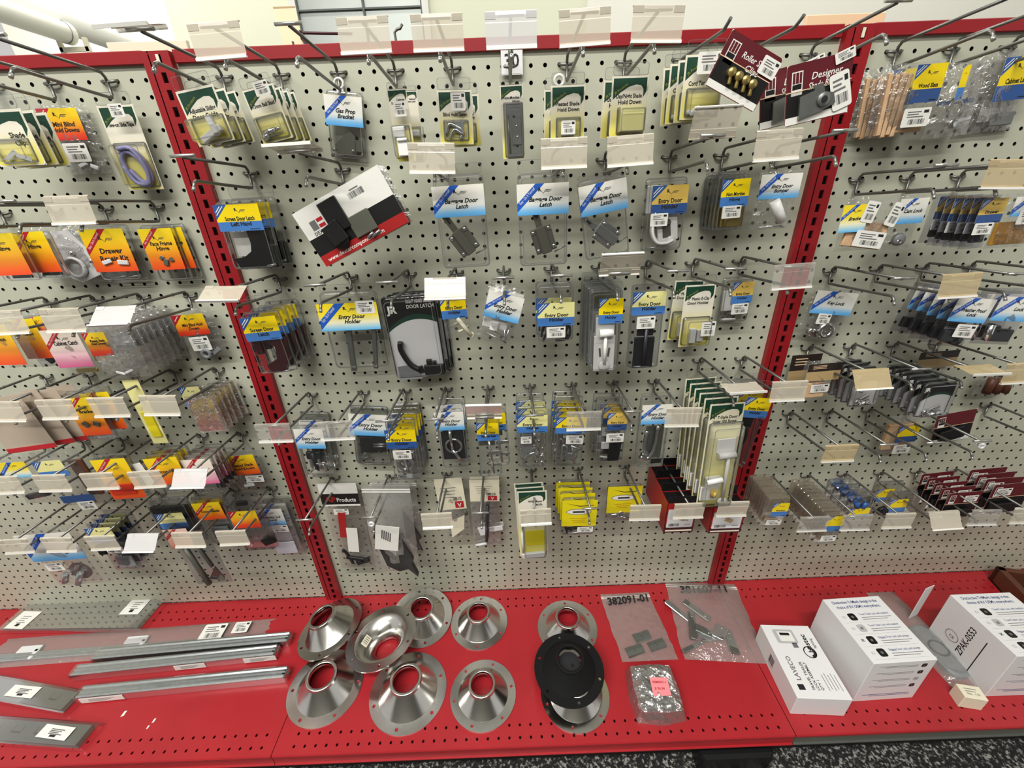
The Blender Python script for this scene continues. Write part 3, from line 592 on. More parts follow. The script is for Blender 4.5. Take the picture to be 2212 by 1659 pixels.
pack('orange Face Frame Hinge card in a clear clamshell left of the red upright', PK, ((292, 488), (366, 484), (324, 611)), -26.5, 'clam', 'O', ('Face Frame', 'Hinge'), (0, .06, .98, .78), dp=.4, n=2, step=1.0, short='orange Face Frame Hinge clamshell', dx=.5, prods=[('hinge', 'gunmetal', [('b', .42, .56, .14, .1, 40, .1, .4), ('b', .5, .64, .2, .14, 70, .1, .4), ('b', .68, .6, .12, .12, 20, .06, .4)])])
pack('grey bag with dark latches and yellow card at far left of third row', PK, ((-60, 690), (18, 688), (-20, 800)), -38.5, 'bag', 'O', ('Catch',), (0, .1, .8, .9), d=5, dp=.5, n=2, step=1.3, short='grey latch bag at far left of third row', dx=.8)
pack('dark grey polybag hanging behind the pink card in third row', PK, ((8, 690), (85, 680), (60, 800)), -34.5, 'bag', 'OR', (), (.72, .02, 1, .35), d=3.5, dp=.4, film='clear_smoke', prods=[('catch', 'dkplastic', [('b', .6, .8, .5, .2, 30, .3)])])
pack('faded pink Cabinet Catch card over a yellowed bag in third row of left pegboard', PK, ((72, 700), (170, 694), (99, 820)), -34.5, 'bag', 'P', ('Cabinet Catch',), (.02, .12, .83, .8), dp=.5, prods=[('catch', 'brass', [('b', .5, .9, .5, .1)]), ('back_card', 'tan', [('b', .92, .55, .25, .5, 0, .03, .05)])])
pack('front bag of a long row, orange Pleated Shade Hold Downs header', PK, ((158, 700), (262, 693), (218, 822)), -30.5, 'bag', 'OR', ('Pleated Shade', 'Hold Downs'), (.05, .16, .52, .56), dp=.35, n=7, step=.72, short='clear bag of shade hold downs', bare=1, film='filmbright', prods=[('clip', 'frost', [('b', .6, .88, .2, .06, 20, .2), ('b', .4, .9, .2, .06, -20, .2)]), ('paper_back', 'boxgrey', [('b', .76, .36, .42, .36, 0, .02)])], jit=1)
pack('bag with orange Mini Blind Hold Down header left of the red upright in third row', PK, ((362, 672), (447, 664), (403, 776)), -26.5, 'bag', 'OR', ('Mini Blind Hold', 'Down'), (.02, .1, .82, .52), dp=.3, prods=[('clip', 'greyplastic', [('r', .5, .92, .1, .05, .1), ('b', .72, .9, .3, .12, 30, .15)])], stk=[(.46, .7, .5, .75)])
pack('bundle of folded cream cards with red edges at far left of fourth row', PK, ((-70, 868), (40, 852), (-50, 990)), -42.5, 'card', 'X', (), d=5.6, dp=.1, extra='drab', prods=[('red_edge', 'redrib', [('b', .5, .95, 1, .1, 0, .03)])], n=4, step=.55, short='folded cream card with a red edge', dx=.9)
pack('orange card of black brackets in a clamshell, fourth row of left pegboard', PK, ((128, 850), (192, 846), (146, 958)), -38.5, 'clam', 'O', ('Bracket',), (0, .1, 1, .86), d=5.3, dp=.4, n=2, step=.9, dx=.5, short='orange card of black brackets', prods=[('bracket', 'gunmetal', [('b', .3, .62, .18, .22, 30, .1, .4), ('b', .68, .62, .22, .2, -25, .1, .4)])])
pack('narrow yellow strip card standing out beside the flap in fourth row', PK, ((262, 822), (297, 820), (266, 962)), -34.5, 'card', 'X', (), d=4.3, dp=.1, prods=[('yellow_strip', 'titan', [('b', .55, .68, .62, 1.9, 0, .1)])], extra='paleyellow')
pack('small clamshell with faded yellow header and black rings in fourth row', PK, ((384, 838), (428, 834), (392, 927)), -30.5, 'clam', 'YP', (), (0, 0, 1, .45), d=2.6, dp=.3, prods=[('ring', 'dkplastic', [('r', .4, .65, .18, .05, .05), ('r', .62, .75, .18, .05, .05), ('r', .45, .85, .16, .04, .05)])])
pack('front of a row of yellow and red corner cards by the red upright, fourth row', PK, ((404, 864), (456, 860), (438, 932)), -26.5, 'card', 'OR', ('Corner Covers',), dp=.06, n=6, step=.75, short='yellow and red corner card', prods=[('film_wrap', 'filmbright', [('b', .6, .45, 1.2, 1.7, 0, .3)])], jit=1)
pack('bag with faded white header at the left edge in fifth row', PK, ((-30, 990), (62, 985), (0, 1098)), -46.5, 'bag', 'WY', (), (.1, .1, .8, .4), d=4.5, dp=.5, prods=[('fitting', 'dkplastic', [('b', .5, .8, .6, .15, 10, .3)])])
pack('large bag with faded yellow card and blue lower label in fifth row', PK, ((45, 985), (150, 975), (100, 1105)), -42.5, 'bag', 'YP', (), (.1, .12, .7, .4), d=5.2, dp=.6, prods=[('blue_label', 'blue3', [('b', .5, .82, .7, .18, 0, .04, .5)]), ('fitting', 'brown', [('b', .85, .5, .3, .9, 0, .2)])], stk=[(.62, .95, .36)])
pack('orange framed card box with a white flap in fifth row of left pegboard', PK, ((190, 990), (265, 984), (212, 1086)), -38.5, 'clam', 'O', (), (0, .05, 1, .95), d=5.3, dp=.5, prods=[('pocket', 'orangered', [('b', .45, .72, .72, .38, 0, .1, .5)]), ('flap', 'white', [('b', 1.12, .5, .28, .8, 8, .04)])])
pack('orange and yellow card partly behind a price flap, fifth row', PK, ((305, 988), (377, 982), (322, 1070)), -34.5, 'clam', 'O', ('Door Hold',), (0, .05, 1, .75), d=4.6, dp=.4, n=3, step=.6, short='orange and yellow door hold card')
pack('faded white and red card behind the bright tipped flap, fifth row', PK, ((386, 990), (450, 986), (402, 1072)), -30.5, 'clam', 'P', (), (0, .05, 1, .7), d=4.3, dp=.4, n=4, step=.6, short='faded white and red card', prods=[('hook', 'dkplastic', [('b', .9, .8, .3, .2, 0, .2)])])
pack('orange Pleated Shade Hold Down card with a price sticker, fifth row by the upright', PK, ((471, 978), (545, 970), (488, 1064)), -26.5, 'bag', 'O', ('Pleated Shade', 'Hold Down'), (.0, .12, .93, .6), dp=.3, d=1.4, prods=[('clip', 'frost', [('b', .45, .85, .2, .2, 0, .2), ('b', .3, .9, .12, .1, 0, .2)])], stk=[(.68, .72, .52, .45, -5)])
pack('big clear bag of silver pins with blue ribbon header in lowest row of left pegboard', PK, ((18, 1150), (148, 1140), (60, 1278)), -41.5, 'bag', 'W', (), (.02, .06, .95, .5), d=5.6, dp=.5, prods=[('pin', 'zinc', [('c', .35, .62, .28, .7, .035), ('c', .6, .66, .53, .72, .03), ('c', .34, .76, .22, .9, .045), ('c', .6, .76, .42, .95, .045)])], stk=[(.3, .6, .3)])
pack('black round disc hanging low beside the clear pin bag at left', PK, ((104, 1182), (160, 1177), (135, 1264)), -39.5, 'bag', None, (), d=4.8, dp=.25, prods=[('disc', 'rubber', [('d', .5, .66, .4, .2, .1)])])
pack('bag with yellow and blue header and black knob left of the white flap, lowest row', PK, ((176, 1138), (240, 1134), (214, 1240)), -37.5, 'bag', 'YP', (), (.02, .04, .9, .34), d=6, dp=.4, n=4, step=.6, short='yellow and blue bag', film='clear_smoke', prods=[('knob', 'rubber', [('b', .1, .5, .25, .4, 0, .4)]), ('plate', 'greyplastic', [('b', .6, .8, .6, .5, 0, .2)])], stk=[(.6, .5, .6, .45)])
pack('black clamshell with faded blue and white header above the bright tipped flap, lowest row', PK, ((305, 1085), (395, 1078), (330, 1180)), -33.5, 'clam', 'YP', (), (.12, .28, .8, .62), d=4.0, dp=.5, prods=[('latch', 'black', [('b', .5, .45, .9, .8, 0, .3)])])
pack('long grey strip package with salmon header in the lowest row of left pegboard', PK, ((340, 1130), (425, 1124), (372, 1272)), -31.5, 'bag', 'S', ('Door',), (.0, .1, .62, .38), d=5, dp=.4, film='clear_smoke', prods=[('strip', 'gunmetal', [('c', .3, .38, .4, .97, .07), ('c', .6, .3, .72, .7, .05), ('f', [(.45, .9), (.75, .72), (.85, .9), (.8, .95)], .15, 0)])])
pack('orange card over grey slide in the lowest row, left of the dark hook pack', PK, ((405, 1078), (470, 1073), (425, 1180)), -29.5, 'clam', 'O', ('Door Guide',), (.02, .1, .95, .45), d=3.6, dp=.3, n=2, short='orange card over grey slide', prods=[('slide', 'greyplastic', [('b', .5, .75, .6, .5, 0, .2)])])
pack('dull orange card in a dark clamshell behind the flap by the lid lock', PK, ((472, 1075), (548, 1070), (497, 1195)), -27.5, 'clam', 'OR', (), (.05, .25, .85, .55), d=3.8, dp=.5, film='clear_smoke', prods=[('latch', 'black', [('b', .5, .15, .3, .15, 0, .3), ('b', .8, .85, .4, .25, 20, .3)])])
pack('white and blue Gravity Lid Lock header over a pale grey plate, lowest row', PK, ((544, 1090), (612, 1086), (588, 1205)), -25.5, 'bag', 'W', ('Gravity Lid', 'Lock'), (.0, .1, .85, .38), dp=.3, n=2, step=1.1, short='white and blue Gravity Lid Lock bag', prods=[('plate', 'palegrey', [('b', .5, .58, .62, .6, 0, .1), ('b', .5, .82, .7, .52, 0, .15, .12)])], stk=[(.55, .45, .6, .5)])

# ------------------------------------------------------------------ packages, middle pegboard
pack('green card with white sliding door guide in a deep blister, first in top row', PK, ((378, 199), (459, 181), (412, 322)), -18.5, 'G', 'G', ('Adjustable Sliding', 'Door Guide'), dp=.9, n=3, step=1.15, short='green sliding door guide card', bub=(.06, .5, .96, .98), prods=[('door_guide', 'plastic_white', [('b', .55, .84, .62, .16, 20, .4, .1), ('b', .68, .7, .14, .4, 8, .3, .3)])], jit=1.5)
pack('green card with steel ball stud in a blister, second in top row of middle pegboard', PK, ((522, 197), (588, 179), (567, 314)), -14.5, 'G', 'G', ('13mm Ball Stud',), dp=.6, n=4, step=.95, short='green ball stud card', bub=(.06, .5, .96, .97), prods=[('ball_stud', 'chrome', [('c', .22, .82, .62, .8, .085, .1), ('d', .24, .88, .1, .3, .1), ('c', .62, .8, .78, .79, .05, .15)])], stk=[(.75, .09, .46, .8)], jit=1.5)
pack('clear clamshell with white and blue Gas Prop Bracket card and dark bracket', PK, ((697, 190), (780, 198), (701, 337)), -10.5, 'clam', 'W', ('Gas Prop', 'Bracket'), (.0, .08, 1, .52), dp=.5, prods=[('bracket', 'gunmetal', [('f', [(.15, .8), (.6, .56), (.72, .66), (.72, .95), (.2, .95)], .2, 0), ('b', .8, .8, .22, .3, 0, .2)]), ('bolt', 'zinc', [('d', .12, .88, .05, .3, 0), ('d', .65, .88, .04, .25, .1)])])
pack('narrow green card with white cabinet drawer latch, in front of its twin', PK, ((835, 194), (877, 191), (831, 352)), -6.5, 'G', 'G', ('Cabinet', 'Drawer Latch'), d=5, dp=.5, bub=(-.08, .48, .9, .95), prods=[('latch', 'plastic_white', [('b', .35, .58, .6, .5, 0, .35), ('b', .48, .8, .55, .85, 0, .45, .1), ('c', .25, .7, .75, .7, .07, .5)])], stk=[(.62, .28, .6, 1.1)])
pack('narrow green card with white cabinet drawer latch, hanging behind and right of its twin', PK, ((868, 197), (900, 196), (872, 352)), -6.5, 'G', 'G', ('Cabinet', 'Drawer Latch'), d=3.8, dp=.5, bub=(.1, .48, 1.2, .97), prods=[('latch', 'plastic_white', [('b', .65, .58, .6, .4, 0, .3), ('c', .4, .75, .95, .75, .1, .4), ('b', .65, .85, .6, .5, 0, .3)])])
pack('green card with zinc blind hold down clip in a small blister, fifth in top row', PK, ((943, 195), (1018, 194), (949, 313)), -2.5, 'G', 'G', ('Roll Up', 'Blind Hold Down'), d=4.6, dp=.45, n=2, step=1.4, dx=.35, short='green blind hold down card', bub=(.12, .53, .88, .93), prods=[('clip', 'zinc', [('p', [(.2, .8), (.3, .62), (.5, .66), (.7, .76), (.6, .9)], .05), ('b', .6, .68, .25, .3, 0, .15), ('p', [(.3, .9), (.45, .72), (.7, .82)], .04, .1)])], stk=[(.62, .22, .42, 1.1)])
pack('narrow green card with a grey steel non mortise hinge in a long blister', PK, ((1079, 185), (1129, 182), (1088, 344)), 1.5, 'G', 'G', ('Non-Mortise', 'Hinge'), d=4.4, dp=.35, bub=(.1, .22, .98, .98), prods=[('hinge', 'steel', [('b', .58, .62, .72, 2.1, 0, .06), ('b', .66, .62, .42, 1.05, 0, .05, .07), ('c', .3, .4, .34, .92, .04)]), ('screw_hole', 'ink', [('d', .56, .42, .06, .01, .07), ('d', .66, .82, .06, .01, .07)]), ('screw', 'chrome', [('d', .66, .55, .05, .02, .12), ('d', .68, .7, .05, .02, .12)])], tab=.4)
pack('green Pleated Shade Hold Down card with barcode label on its blister', PK, ((1190, 185), (1265, 182), (1189, 308)), 5.5, 'G', 'G', ('Pleated Shade', 'Hold Down'), d=4.6, dp=.4, n=2, step=1.4, dx=-.35, short='green Pleated Shade Hold Down card', bub=(.15, .55, .9, .93), prods=[('clip', 'plastic_white', [('b', .5, .8, .4, .25, 0, .2)])], stk=[(.5, .75, .42, .85)])
pack('green card with empty cream cup blister marked 30, eighth in top row', PK, ((1323, 165), (1403, 162), (1314, 297)), 9.5, 'G', 'G', ('Day/Night Shade', 'Hold Down'), d=4.8, dp=.7, n=2, step=1.2, dx=-.3, short='green Day Night Shade card', bub=(.18, .5, .96, .97), prods=[('cup', 'paleyellow', [('b', .57, .72, .66, .58, 0, .5)])])
pack('green Cord Tensioner card with tangle of white beads, front of its row', PK, ((1482, 119), (1569, 114), (1463, 260)), 13.5, 'G', 'G', ('', 'Cord Tensioner'), dp=.5, n=4, step=1.0, dx=-.1, short='green Cord Tensioner card', bub=(.1, .5, .98, .97), prods=[('bead_chain', 'plastic_white', [('d', .2+.09*i, .88+.03*math.sin(i*2.1), .06, .15, .03*(i % 3)) for i in range(8)]+[('p', [(.25, .9), (.45, .8), (.6, .9), (.8, .8)], .035)])], stk=[(.56, .16, .66, .68)])
pack('maroon and black card of gold clips tilted to the right, top row', PK, ((1584, 62), (1692, 128), (1545, 196)), 17.5, 'card', 'M', ('Roller Shade', 'Clips'), d=5.6, dp=.06, prods=[('gold_clip', 'brass', [('d', .3+.14*i, .62, .07, .3, 0) for i in range(4)]+[('b', .32+.14*i, .7, .05, .2, 20, .25) for i in range(4)])], stk=[(.85, .24, .32, .8, 0)])
pack('maroon card carrying a grey metal shade bracket, front of two in top row', PK, ((1701, 144), (1846, 107), (1693, 276)), 22.5, 'card', 'M', ('Designer', 'Shade Bracket'), d=5.6, dp=.06, n=2, step=1.5, dx=-.8, short='maroon card of shade bracket', prods=[('bracket', 'steel', [('f', [(.2, .55), (.42, .5), (.42, .42), (.55, .4), (.58, .55), (.72, .6), (.76, .78), (.55, .86), (.2, .92)], .15, 0), ('d', .56, .68, .1, .12, .16)]), ('bracket_hole', 'ink', [('d', .56, .68, .05, .01, .29)])], stk=[(.84, .6, .3, 1.7, 12), (.86, .05, .3, .5, 12)])
pack('clear clamshell with yellow Screen Door Latch card and black curved latch', PK, ((453, 434), (560, 429), (509, 587)), -18.5, 'clam', 'Y', ('Screen Door Latch', 'Left Hand'), (.02, .06, .93, .42), dp=.8, n=2, step=1.6, short='black screen door latch clamshell', prods=[('latch', 'black', [('f', [(.5, .42), (.8, .42), (.82, .62), (.98, .66), (.98, .97), (.15, .97), (.08, .82), (.3, .8), (.48, .72), (.52, .6)], .5, 0)]), ('back_paper', 'white', [('b', .3, .62, .4, .5, 0, .02)]), ('screw', 'zinc', [('c', .75, .94, .95, .92, .025, .5)])], tab=.25)
pack('white, black and red Dexter parts bag tilted up to the right', PK, ((627, 462), (815, 352), (720, 570)), -11.5, 'bag', 'D', (), (.01, .02, .99, .99), d=5.0, dp=.5, n=2, step=.7, short='white, black and red Dexter bag', jit=6, film='film', prods=[('latch_body', 'black', [('b', .38, .35, .2, .3, 0, .5, .2), ('b', .3, .6, .18, .2, 8, .6, .3), ('d', .3, .72, .09, .3, .5)]), ('strike_plate', 'gunmetal', [('b', .58, .66, .24, .2, 0, .15, .5)]), ('screw', 'zinc', [('c', .55, .9, .63, .86, .012, .5), ('c', .6, .92, .7, .88, .012, .5)])], name='bagged_part')
def LT(mt, a):
    r = math.radians(a); c, s_ = math.cos(r), math.sin(r); k = .56; rot = lambda x, z: (.5+x*c-z*s_, .7-(x*s_+z*c)*k)
    return [('latch', mt, [('b', .5, .7, .44, .5, a, .25, .05), ('b', .5, .7, .2, .54, a, .3, .2)]), ('bolt', mt, [('b', *rot(0, .46), .13, .5, a, .1, .2)]), ('bolt_slot', 'ink', [('b', *rot(0, .5), .05, .12, a, .02, .3)]), ('rivet', 'chrome', [('d', *rot(.165*sx, .19*sz), .04, .05, .3) for sx in (-1, 1) for sz in (-1, 1)]), ('spring_wire', 'steel', [('c', .72, .84, .96, .78, .014, .2)])]
pack('left of three Baggage Door Latch clamshells, olive grey latch turned left', PK, ((930, 382), (1042, 374), (958, 584)), -3.5, 'clam', 'W', ('Baggage Door', 'Latch'), (-.02, .1, 1.0, .42), d=5.2, dp=.6, prods=LT('gunmetal', 33), tab=.2)
pack('middle of three Baggage Door Latch clamshells, olive grey latch nearly upright', PK, ((1117, 377), (1229, 371), (1134, 578)), 4.5, 'clam', 'W', ('Baggage Door', 'Latch'), (-.02, .1, 1.0, .42), d=5.2, dp=.6, prods=LT('gunmetal', 17), tab=.25)
pack('right of three Baggage Door Latch clamshells, tilted with bright zinc latch', PK, ((1248, 394), (1352, 371), (1277, 565)), 8.5, 'clam', 'W', ('Baggage Door', 'Latch'), (-.01, .06, 1.0, .42), d=4.8, dp=.6, prods=LT('zinc', 45), tab=.1)
HLD = [('keeper', 'plastic_white', [('b', .22, .28, .36, .62, 0, .25), ('p', [(.25, .45), (.22, .7), (.35, .86), (.6, .88), (.75, .84)], .06, .1), ('b', .62, .68, .5, .62, 8, .12), ('d', .72, .86, .12, .25, .1)]), ('keyhole', 'gunmetal', [('b', .6, .72, .2, .3, 8, .02, .13), ('d', .6, .6, .09, .02, .13)]), ('screw', 'zinc', [('c', .1, .96, .6, .92, .02, .1), ('c', .4, .97, .6, .85, .02, .2)])]
pack('yellow Entry Door Holder clamshell with white plate and hook, second row', PK, ((1399, 386), (1492, 380), (1386, 546)), 13.5, 'clam', 'YD', ('Entry Door', 'Holder'), (.14, .1, .99, .48), d=2.2, dp=.5, prods=HLD, stk=[(.35, .55, .42, .7)], tab=.0, extra='blue3')
pack('front of a row of brass Non Mortise Hinge clamshells with yellow and blue card', PK, ((1558, 379), (1626, 374), (1540, 500)), 17.5, 'clam', 'Y', ('Non Mortise', 'Hinge'), (.08, .08, .98, .56), dp=.35, n=5, step=.62, short='brass hinge clamshell', bare=1, prods=[('hinge', 'brass', [('b', .6, .76, .72, .62, 0, .08), ('c', .4, .62, .36, .92, .05, .05)])], stk=[(.5, .66, .62, .62)], tab=.1, jit=1)
pack('bag with white and blue Entry Door Bumper header and white rubber tube', PK, ((1648, 371), (1737, 366), (1627, 498)), 21.5, 'bag', 'W', ('Entry Door', 'Bumper'), (0, .05, 1, .46), d=4.8, dp=.3, prods=[('bumper', 'plastic_white', [('c', .42, .5, .72, .86, .12)]), ('screw', 'zinc', [('c', .2, .96, .8, .95, .015), ('c', .4, .94, .85, .97, .015)])])
pack('clamshell with yellow Screen Door Latch card and maroon latch, front of four', PK, ((511, 682), (592, 674), (566, 812)), -18.5, 'clam', 'Y', ('Screen Door', 'Latch'), (.02, .05, .98, .42), dp=.7, n=4, step=1.1, short='maroon screen door latch clamshell', prods=[('latch', 'maroon2', [('f', [(.5, .42), (.98, .42), (.95, .75), (.7, .98), (.35, .98), (.25, .85), (.6, .75), (.66, .55), (.5, .48)], .5, 0), ('b', .15, .55, .2, .4, 0, .3)]), ('screw', 'zinc', [('c', .6, .97, .85, .95, .02, .5)])], tab=.35, jit=1.5)
pack('wide clamshell with yellow and blue Entry Door Holder card and grey rods', PK, ((680, 636), (808, 630), (708, 803)), -12.5, 'clam', 'WY', ('Entry Door', 'Holder'), (-.03, .12, 1.0, .46), dp=.7, prods=[('holder_bar', 'steel', [('b', .36, .72, .1, .9, -4, .3), ('b', .8, .7, .08, .9, -8, .3)]), ('pin', 'zinc', [('c', .3, .95, .36, .94, .02)])], stk=[(.8, .18, .32, .7)], tab=.12)
pack('black JR right hand screen door latch clamshell with white panel, front of three', PK, ((816, 646), (937, 637), (846, 824)), -7.5, 'clam', 'K', ('RIGHT HAND SCREEN', 'DOOR LATCH'), (.01, .01, .99, .99), dp=.55, n=3, step=.8, dx=.25, short='black JR screen door latch clamshell', back=1, prods=[('lever', 'black', [('p', [(.24, .52), (.22, .62), (.34, .8), (.5, .88)], .055, .1), ('b', .42, .9, .3, .14, 10, .25), ('b', .78, .9, .38, .2, 0, .35), ('b', .7, .8, .1, .1, 0, .3), ('b', .8, .81, .07, .06, 0, .3)]), ('shield', 'greyplastic', [('f', [(.1, .82), (.4, .8), (.55, .99), (.1, .99)], .02, .45)])])
pack('small bag with yellow Entry Door Holder card and ivory T holder', PK, ((946, 634), (1006, 628), (960, 735)), -3.5, 'bag', 'Y', ('Entry Door', 'Holder'), (0, .05, .93, .55), d=4.6, dp=.3, prods=[('holder_arm', 'cream', [('c', .55, .55, .95, .95, .08), ('r', .96, .95, .08, .04, 0), ('c', .35, .7, .6, .65, .05), ('c', .5, .85, .7, .82, .05)])])
pack('clear bag with white and blue Entry Door Holder header tilted right, white clip and screws', PK, ((1056, 618), (1134, 638), (1040, 738)), .5, 'bag', 'W', ('Entry Door', 'Holder'), (.03, .06, 1.02, .52), d=5.2, dp=.5, n=2, step=1.2, short='white and blue Entry Door Holder bag', prods=[('clip', 'plastic_white', [('b', .42, .66, .7, .24, 0, .15), ('b', .4, .68, .24, .26, 0, .35)]), ('screw', 'zinc', [('c', .25, .82, .85, .92, .02, .3), ('c', .7, .68, .82, .92, .02, .4), ('c', .82, .66, .8, .9, .02, .4)])], tab=0)
pack('clamshell with pale yellow and blue Entry Door Holder card and coiled black wire', PK, ((1160, 622), (1242, 618), (1166, 742)), 4.5, 'clam', 'YP', ('Entry Door', 'Holder'), (0, .27, 1.0, .68), d=4.6, dp=.5, n=2, step=1.3, short='pale yellow Entry Door Holder clamshell with black wire', prods=[('wire_loop', 'dkplastic', [('p', [(.1, .9), (.2, .7), (.6, .65), (.9, .75), (.85, .95), (.5, .98)], .04), ('p', [(.15, .98), (.35, .75), (.75, .8), (.8, .97)], .035, .1)])], stk=[(.5, .8, .52, .6)])
TH = [('door_holder', 'plastic_white', [('b', .5, .48, .58, .85, 0, .2), ('c', .3, .5, .72, .5, .13, .1), ('b', .5, .78, .66, 1.2, 0, .18), ('c', .5, .5, .5, .9, .06, .25), ('d', .5, .93, .17, .1, .3)]), ('slot', 'gunmetal', [('b', .36, .76, .06, .3, 6, .02, .19), ('b', .64, .76, .06, .3, -6, .02, .19)])]
pack('yellow Entry Door Holder card over a bright white door holder, front of a deep row', PK, ((1277, 632), (1350, 628), (1271, 804)), 8.5, 'clam', 'Y', ('Entry Door', 'Holder'), (.25, .08, .98, .38), d=5.4, dp=.5, n=7, step=.62, short='white door holder clamshell', bare=1, prods=TH, tab=.25, jit=1.2)
pack('pale yellow Entry Door Holder card over a smoky dark door holder', PK, ((1369, 618), (1444, 614), (1345, 800)), 12.5, 'clam', 'YP', ('Entry Door', 'Holder'), (0, .07, .98, .33), d=5.2, dp=.5, film='clear_smoke', prods=[('door_holder', 'dkplastic', [('b', .5, .5, .5, .5, 0, .2), ('b', .5, .8, .62, 1.0, 0, .2), ('c', .5, .5, .5, .95, .06, .22)]), ('ring', 'zinc', [('c', .2, .97, .7, .98, .02, .2)])], stk=[(.45, .42, .55, .7)])
pack('green card with clear plastic clip door holder in a deep blister, third row', PK, ((1481, 617), (1548, 613), (1463, 750)), 16.5, 'G', 'G', ('9" Plastic E-Clip', 'Door Holder'), dp=.8, n=2, step=1.6, dx=-.2, short='green plastic clip door holder card', bub=(.05, .5, .98, .97), prods=[('clip', 'frost', [('b', .4, .8, .2, .5, 0, .4), ('b', .65, .8, .2, .4, 0, .4)])], stk=[(.8, .66, .46, 1.1)])
pack('small clamshell with dull yellow Entry Door Holder card near the right red upright', PK, ((1567, 602), (1633, 597), (1553, 700)), 20.5, 'clam', 'YD', ('Entry Door', 'Holder'), (.3, .1, 1.0, .56), d=1.0, dp=.4, extra='blue2', prods=[('keeper', 'plastic_white', [('b', .25, .5, .42, .7, 0, .25), ('c', .1, .92, .6, .93, .04)]), ('screw', 'zinc', [('c', .3, .8, .75, .72, .02), ('c', .6, .88, .75, .78, .02)])], stk=[(.64, .68, .56, .66)])
CHR = [('holder_arm', 'dkplastic', [('b', .4, .62, .5, .3, 0, .25), ('c', .4, .55, .45, .85, .07, .1)]), ('screw', 'chrome', [('c', .2, .92, .4, .82, .03, .2), ('c', .75, .9, .68, .75, .035, .2), ('p', [(.42, .7), (.5, .75), (.75, .73), (.8, .78)], .03, .3)])]
pack('white and blue Entry Door Holder clamshell overlapping the red upright, front of three', PK, ((628, 914), (694, 914), (650, 1034)), -18.5, 'clam', 'W', ('Entry Door', 'Holder'), (.02, .1, .98, .44), dp=.7, n=3, step=1.4, short='white and blue clamshell by the red upright', prods=CHR, jit=1.5)
pack('white and blue Entry Door Holder clamshell with black plates, second in fourth row', PK, ((752, 880), (836, 884), (758, 1004)), -13.5, 'clam', 'W', ('Entry Door', 'Holder'), (-.02, .1, .98, .46), dp=.5, n=2, step=1.0, short='white and blue clamshell of black plates', prods=[('plate', 'dkplastic', [('b', .4, .65, .45, .5, 0, .2), ('b', .75, .62, .4, .5, 0, .25)]), ('pin', 'zinc', [('c', .55, .62, .95, .61, .03, .2), ('c', .55, .66, .92, .65, .03, .2)]), ('screw', 'zinc', [('c', .12, .92, .4, .85, .02, .2), ('c', .3, .78, .3, .9, .02, .2)])])
pack('front of a deep row of zinc holder clamshells with yellow and blue card, fourth row', PK, ((827, 910), (893, 908), (858, 1040)), -9.5, 'clam', 'Y', ('Entry Door', 'Holder'), (-.02, .14, 1.0, .44), dp=.5, n=5, step=1.05, short='yellow and blue clamshell of zinc holder', extra='blue', prods=[('holder_arm', 'zinc', [('b', .5, .6, .6, .25, 0, .1), ('c', .45, .5, .55, .85, .06, .15), ('r', .5, .72, .24, .07, .05)]), ('screw', 'zinc', [('c', .15, .93, .85, .92, .03, .1), ('c', .2, .96, .85, .96, .03, .1), ('c', .35, .86, .6, .78, .03, .2)])], stk=[(.45, .54, .62, .6)], jit=1)
pack('white Entry Door Holder clamshell with polished chrome arm, fourth in fourth row', PK, ((937, 880), (1000, 877), (948, 1014)), -5.5, 'clam', 'W', ('Entry Door', 'Holder'), (-.03, .08, .98, .36), d=3.6, dp=.5, n=2, step=1.2, short='white clamshell of chrome arm', prods=[('door_arm', 'chrome', [('c', .42, .38, .44, .7, .06, .1), ('c', .44, .7, .72, .88, .06, .1), ('r', .5, .64, .28, .05, .05)]), ('backing', 'dkplastic', [('b', .5, .65, .85, 1.2, 0, .02)])])
pack('yellow Entry Door Holder clamshell with long steel arm, fifth in fourth row', PK, ((1026, 900), (1078, 898), (1040, 1032)), -1.5, 'clam', 'Y', ('Entry Door', 'Stainless Steel'), (.02, .1, .95, .38), d=5.6, dp=.5, n=2, step=1.6, dx=.6, short='yellow clamshell of long steel arm', prods=[('door_arm', 'chrome', [('c', .5, .4, .62, .95, .06, .1), ('b', .7, .62, .6, .2, 0, .1), ('b', .7, .82, .6, .16, 0, .1)]), ('plate', 'gunmetal', [('b', .4, .46, .7, .25, 0, .1)])])
pack('pale yellow and blue Entry Door Holder clamshell with blue-white fittings, sixth in fourth row', PK, ((1116, 884), (1182, 882), (1124, 1013)), 2.5, 'clam', 'YP', ('Entry Door', 'Holder'), (.0, .1, 1.02, .38), d=5.2, dp=.5, n=3, step=1.2, short='pale yellow clamshell of fittings', prods=[('fitting', 'chrome', [('p', [(.2, .95), (.3, .82), (.6, .76), (.7, .92)], .06), ('d', .85, .82, .09, .2, .1), ('d', .85, .93, .09, .2, .1)]), ('bracket', 'greyplastic', [('b', .35, .6, .35, .8, 0, .2)])], stk=[(.3, .5, .36, .8)])
pack('yellow and blue clamshell behind a flap with zinc clips, seventh in fourth row', PK, ((1203, 884), (1270, 884), (1216, 1010)), 6.5, 'clam', 'Y', ('Entry Door', 'Holder'), (0, .13, 1.0, .4), d=5.2, dp=.5, n=4, step=1.0, short='yellow clamshell of zinc clips', prods=[('clip', 'zinc', [('p', [(.3, .9), (.3, .65), (.45, .68), (.42, .85)], .05), ('b', .55, .82, .3, .24, -5, .2), ('c', .6, .62, .75, .95, .04, .1), ('c', .6, .64, .95, .7, .05, .1)])], stk=[(.66, .5, .58, .6)])
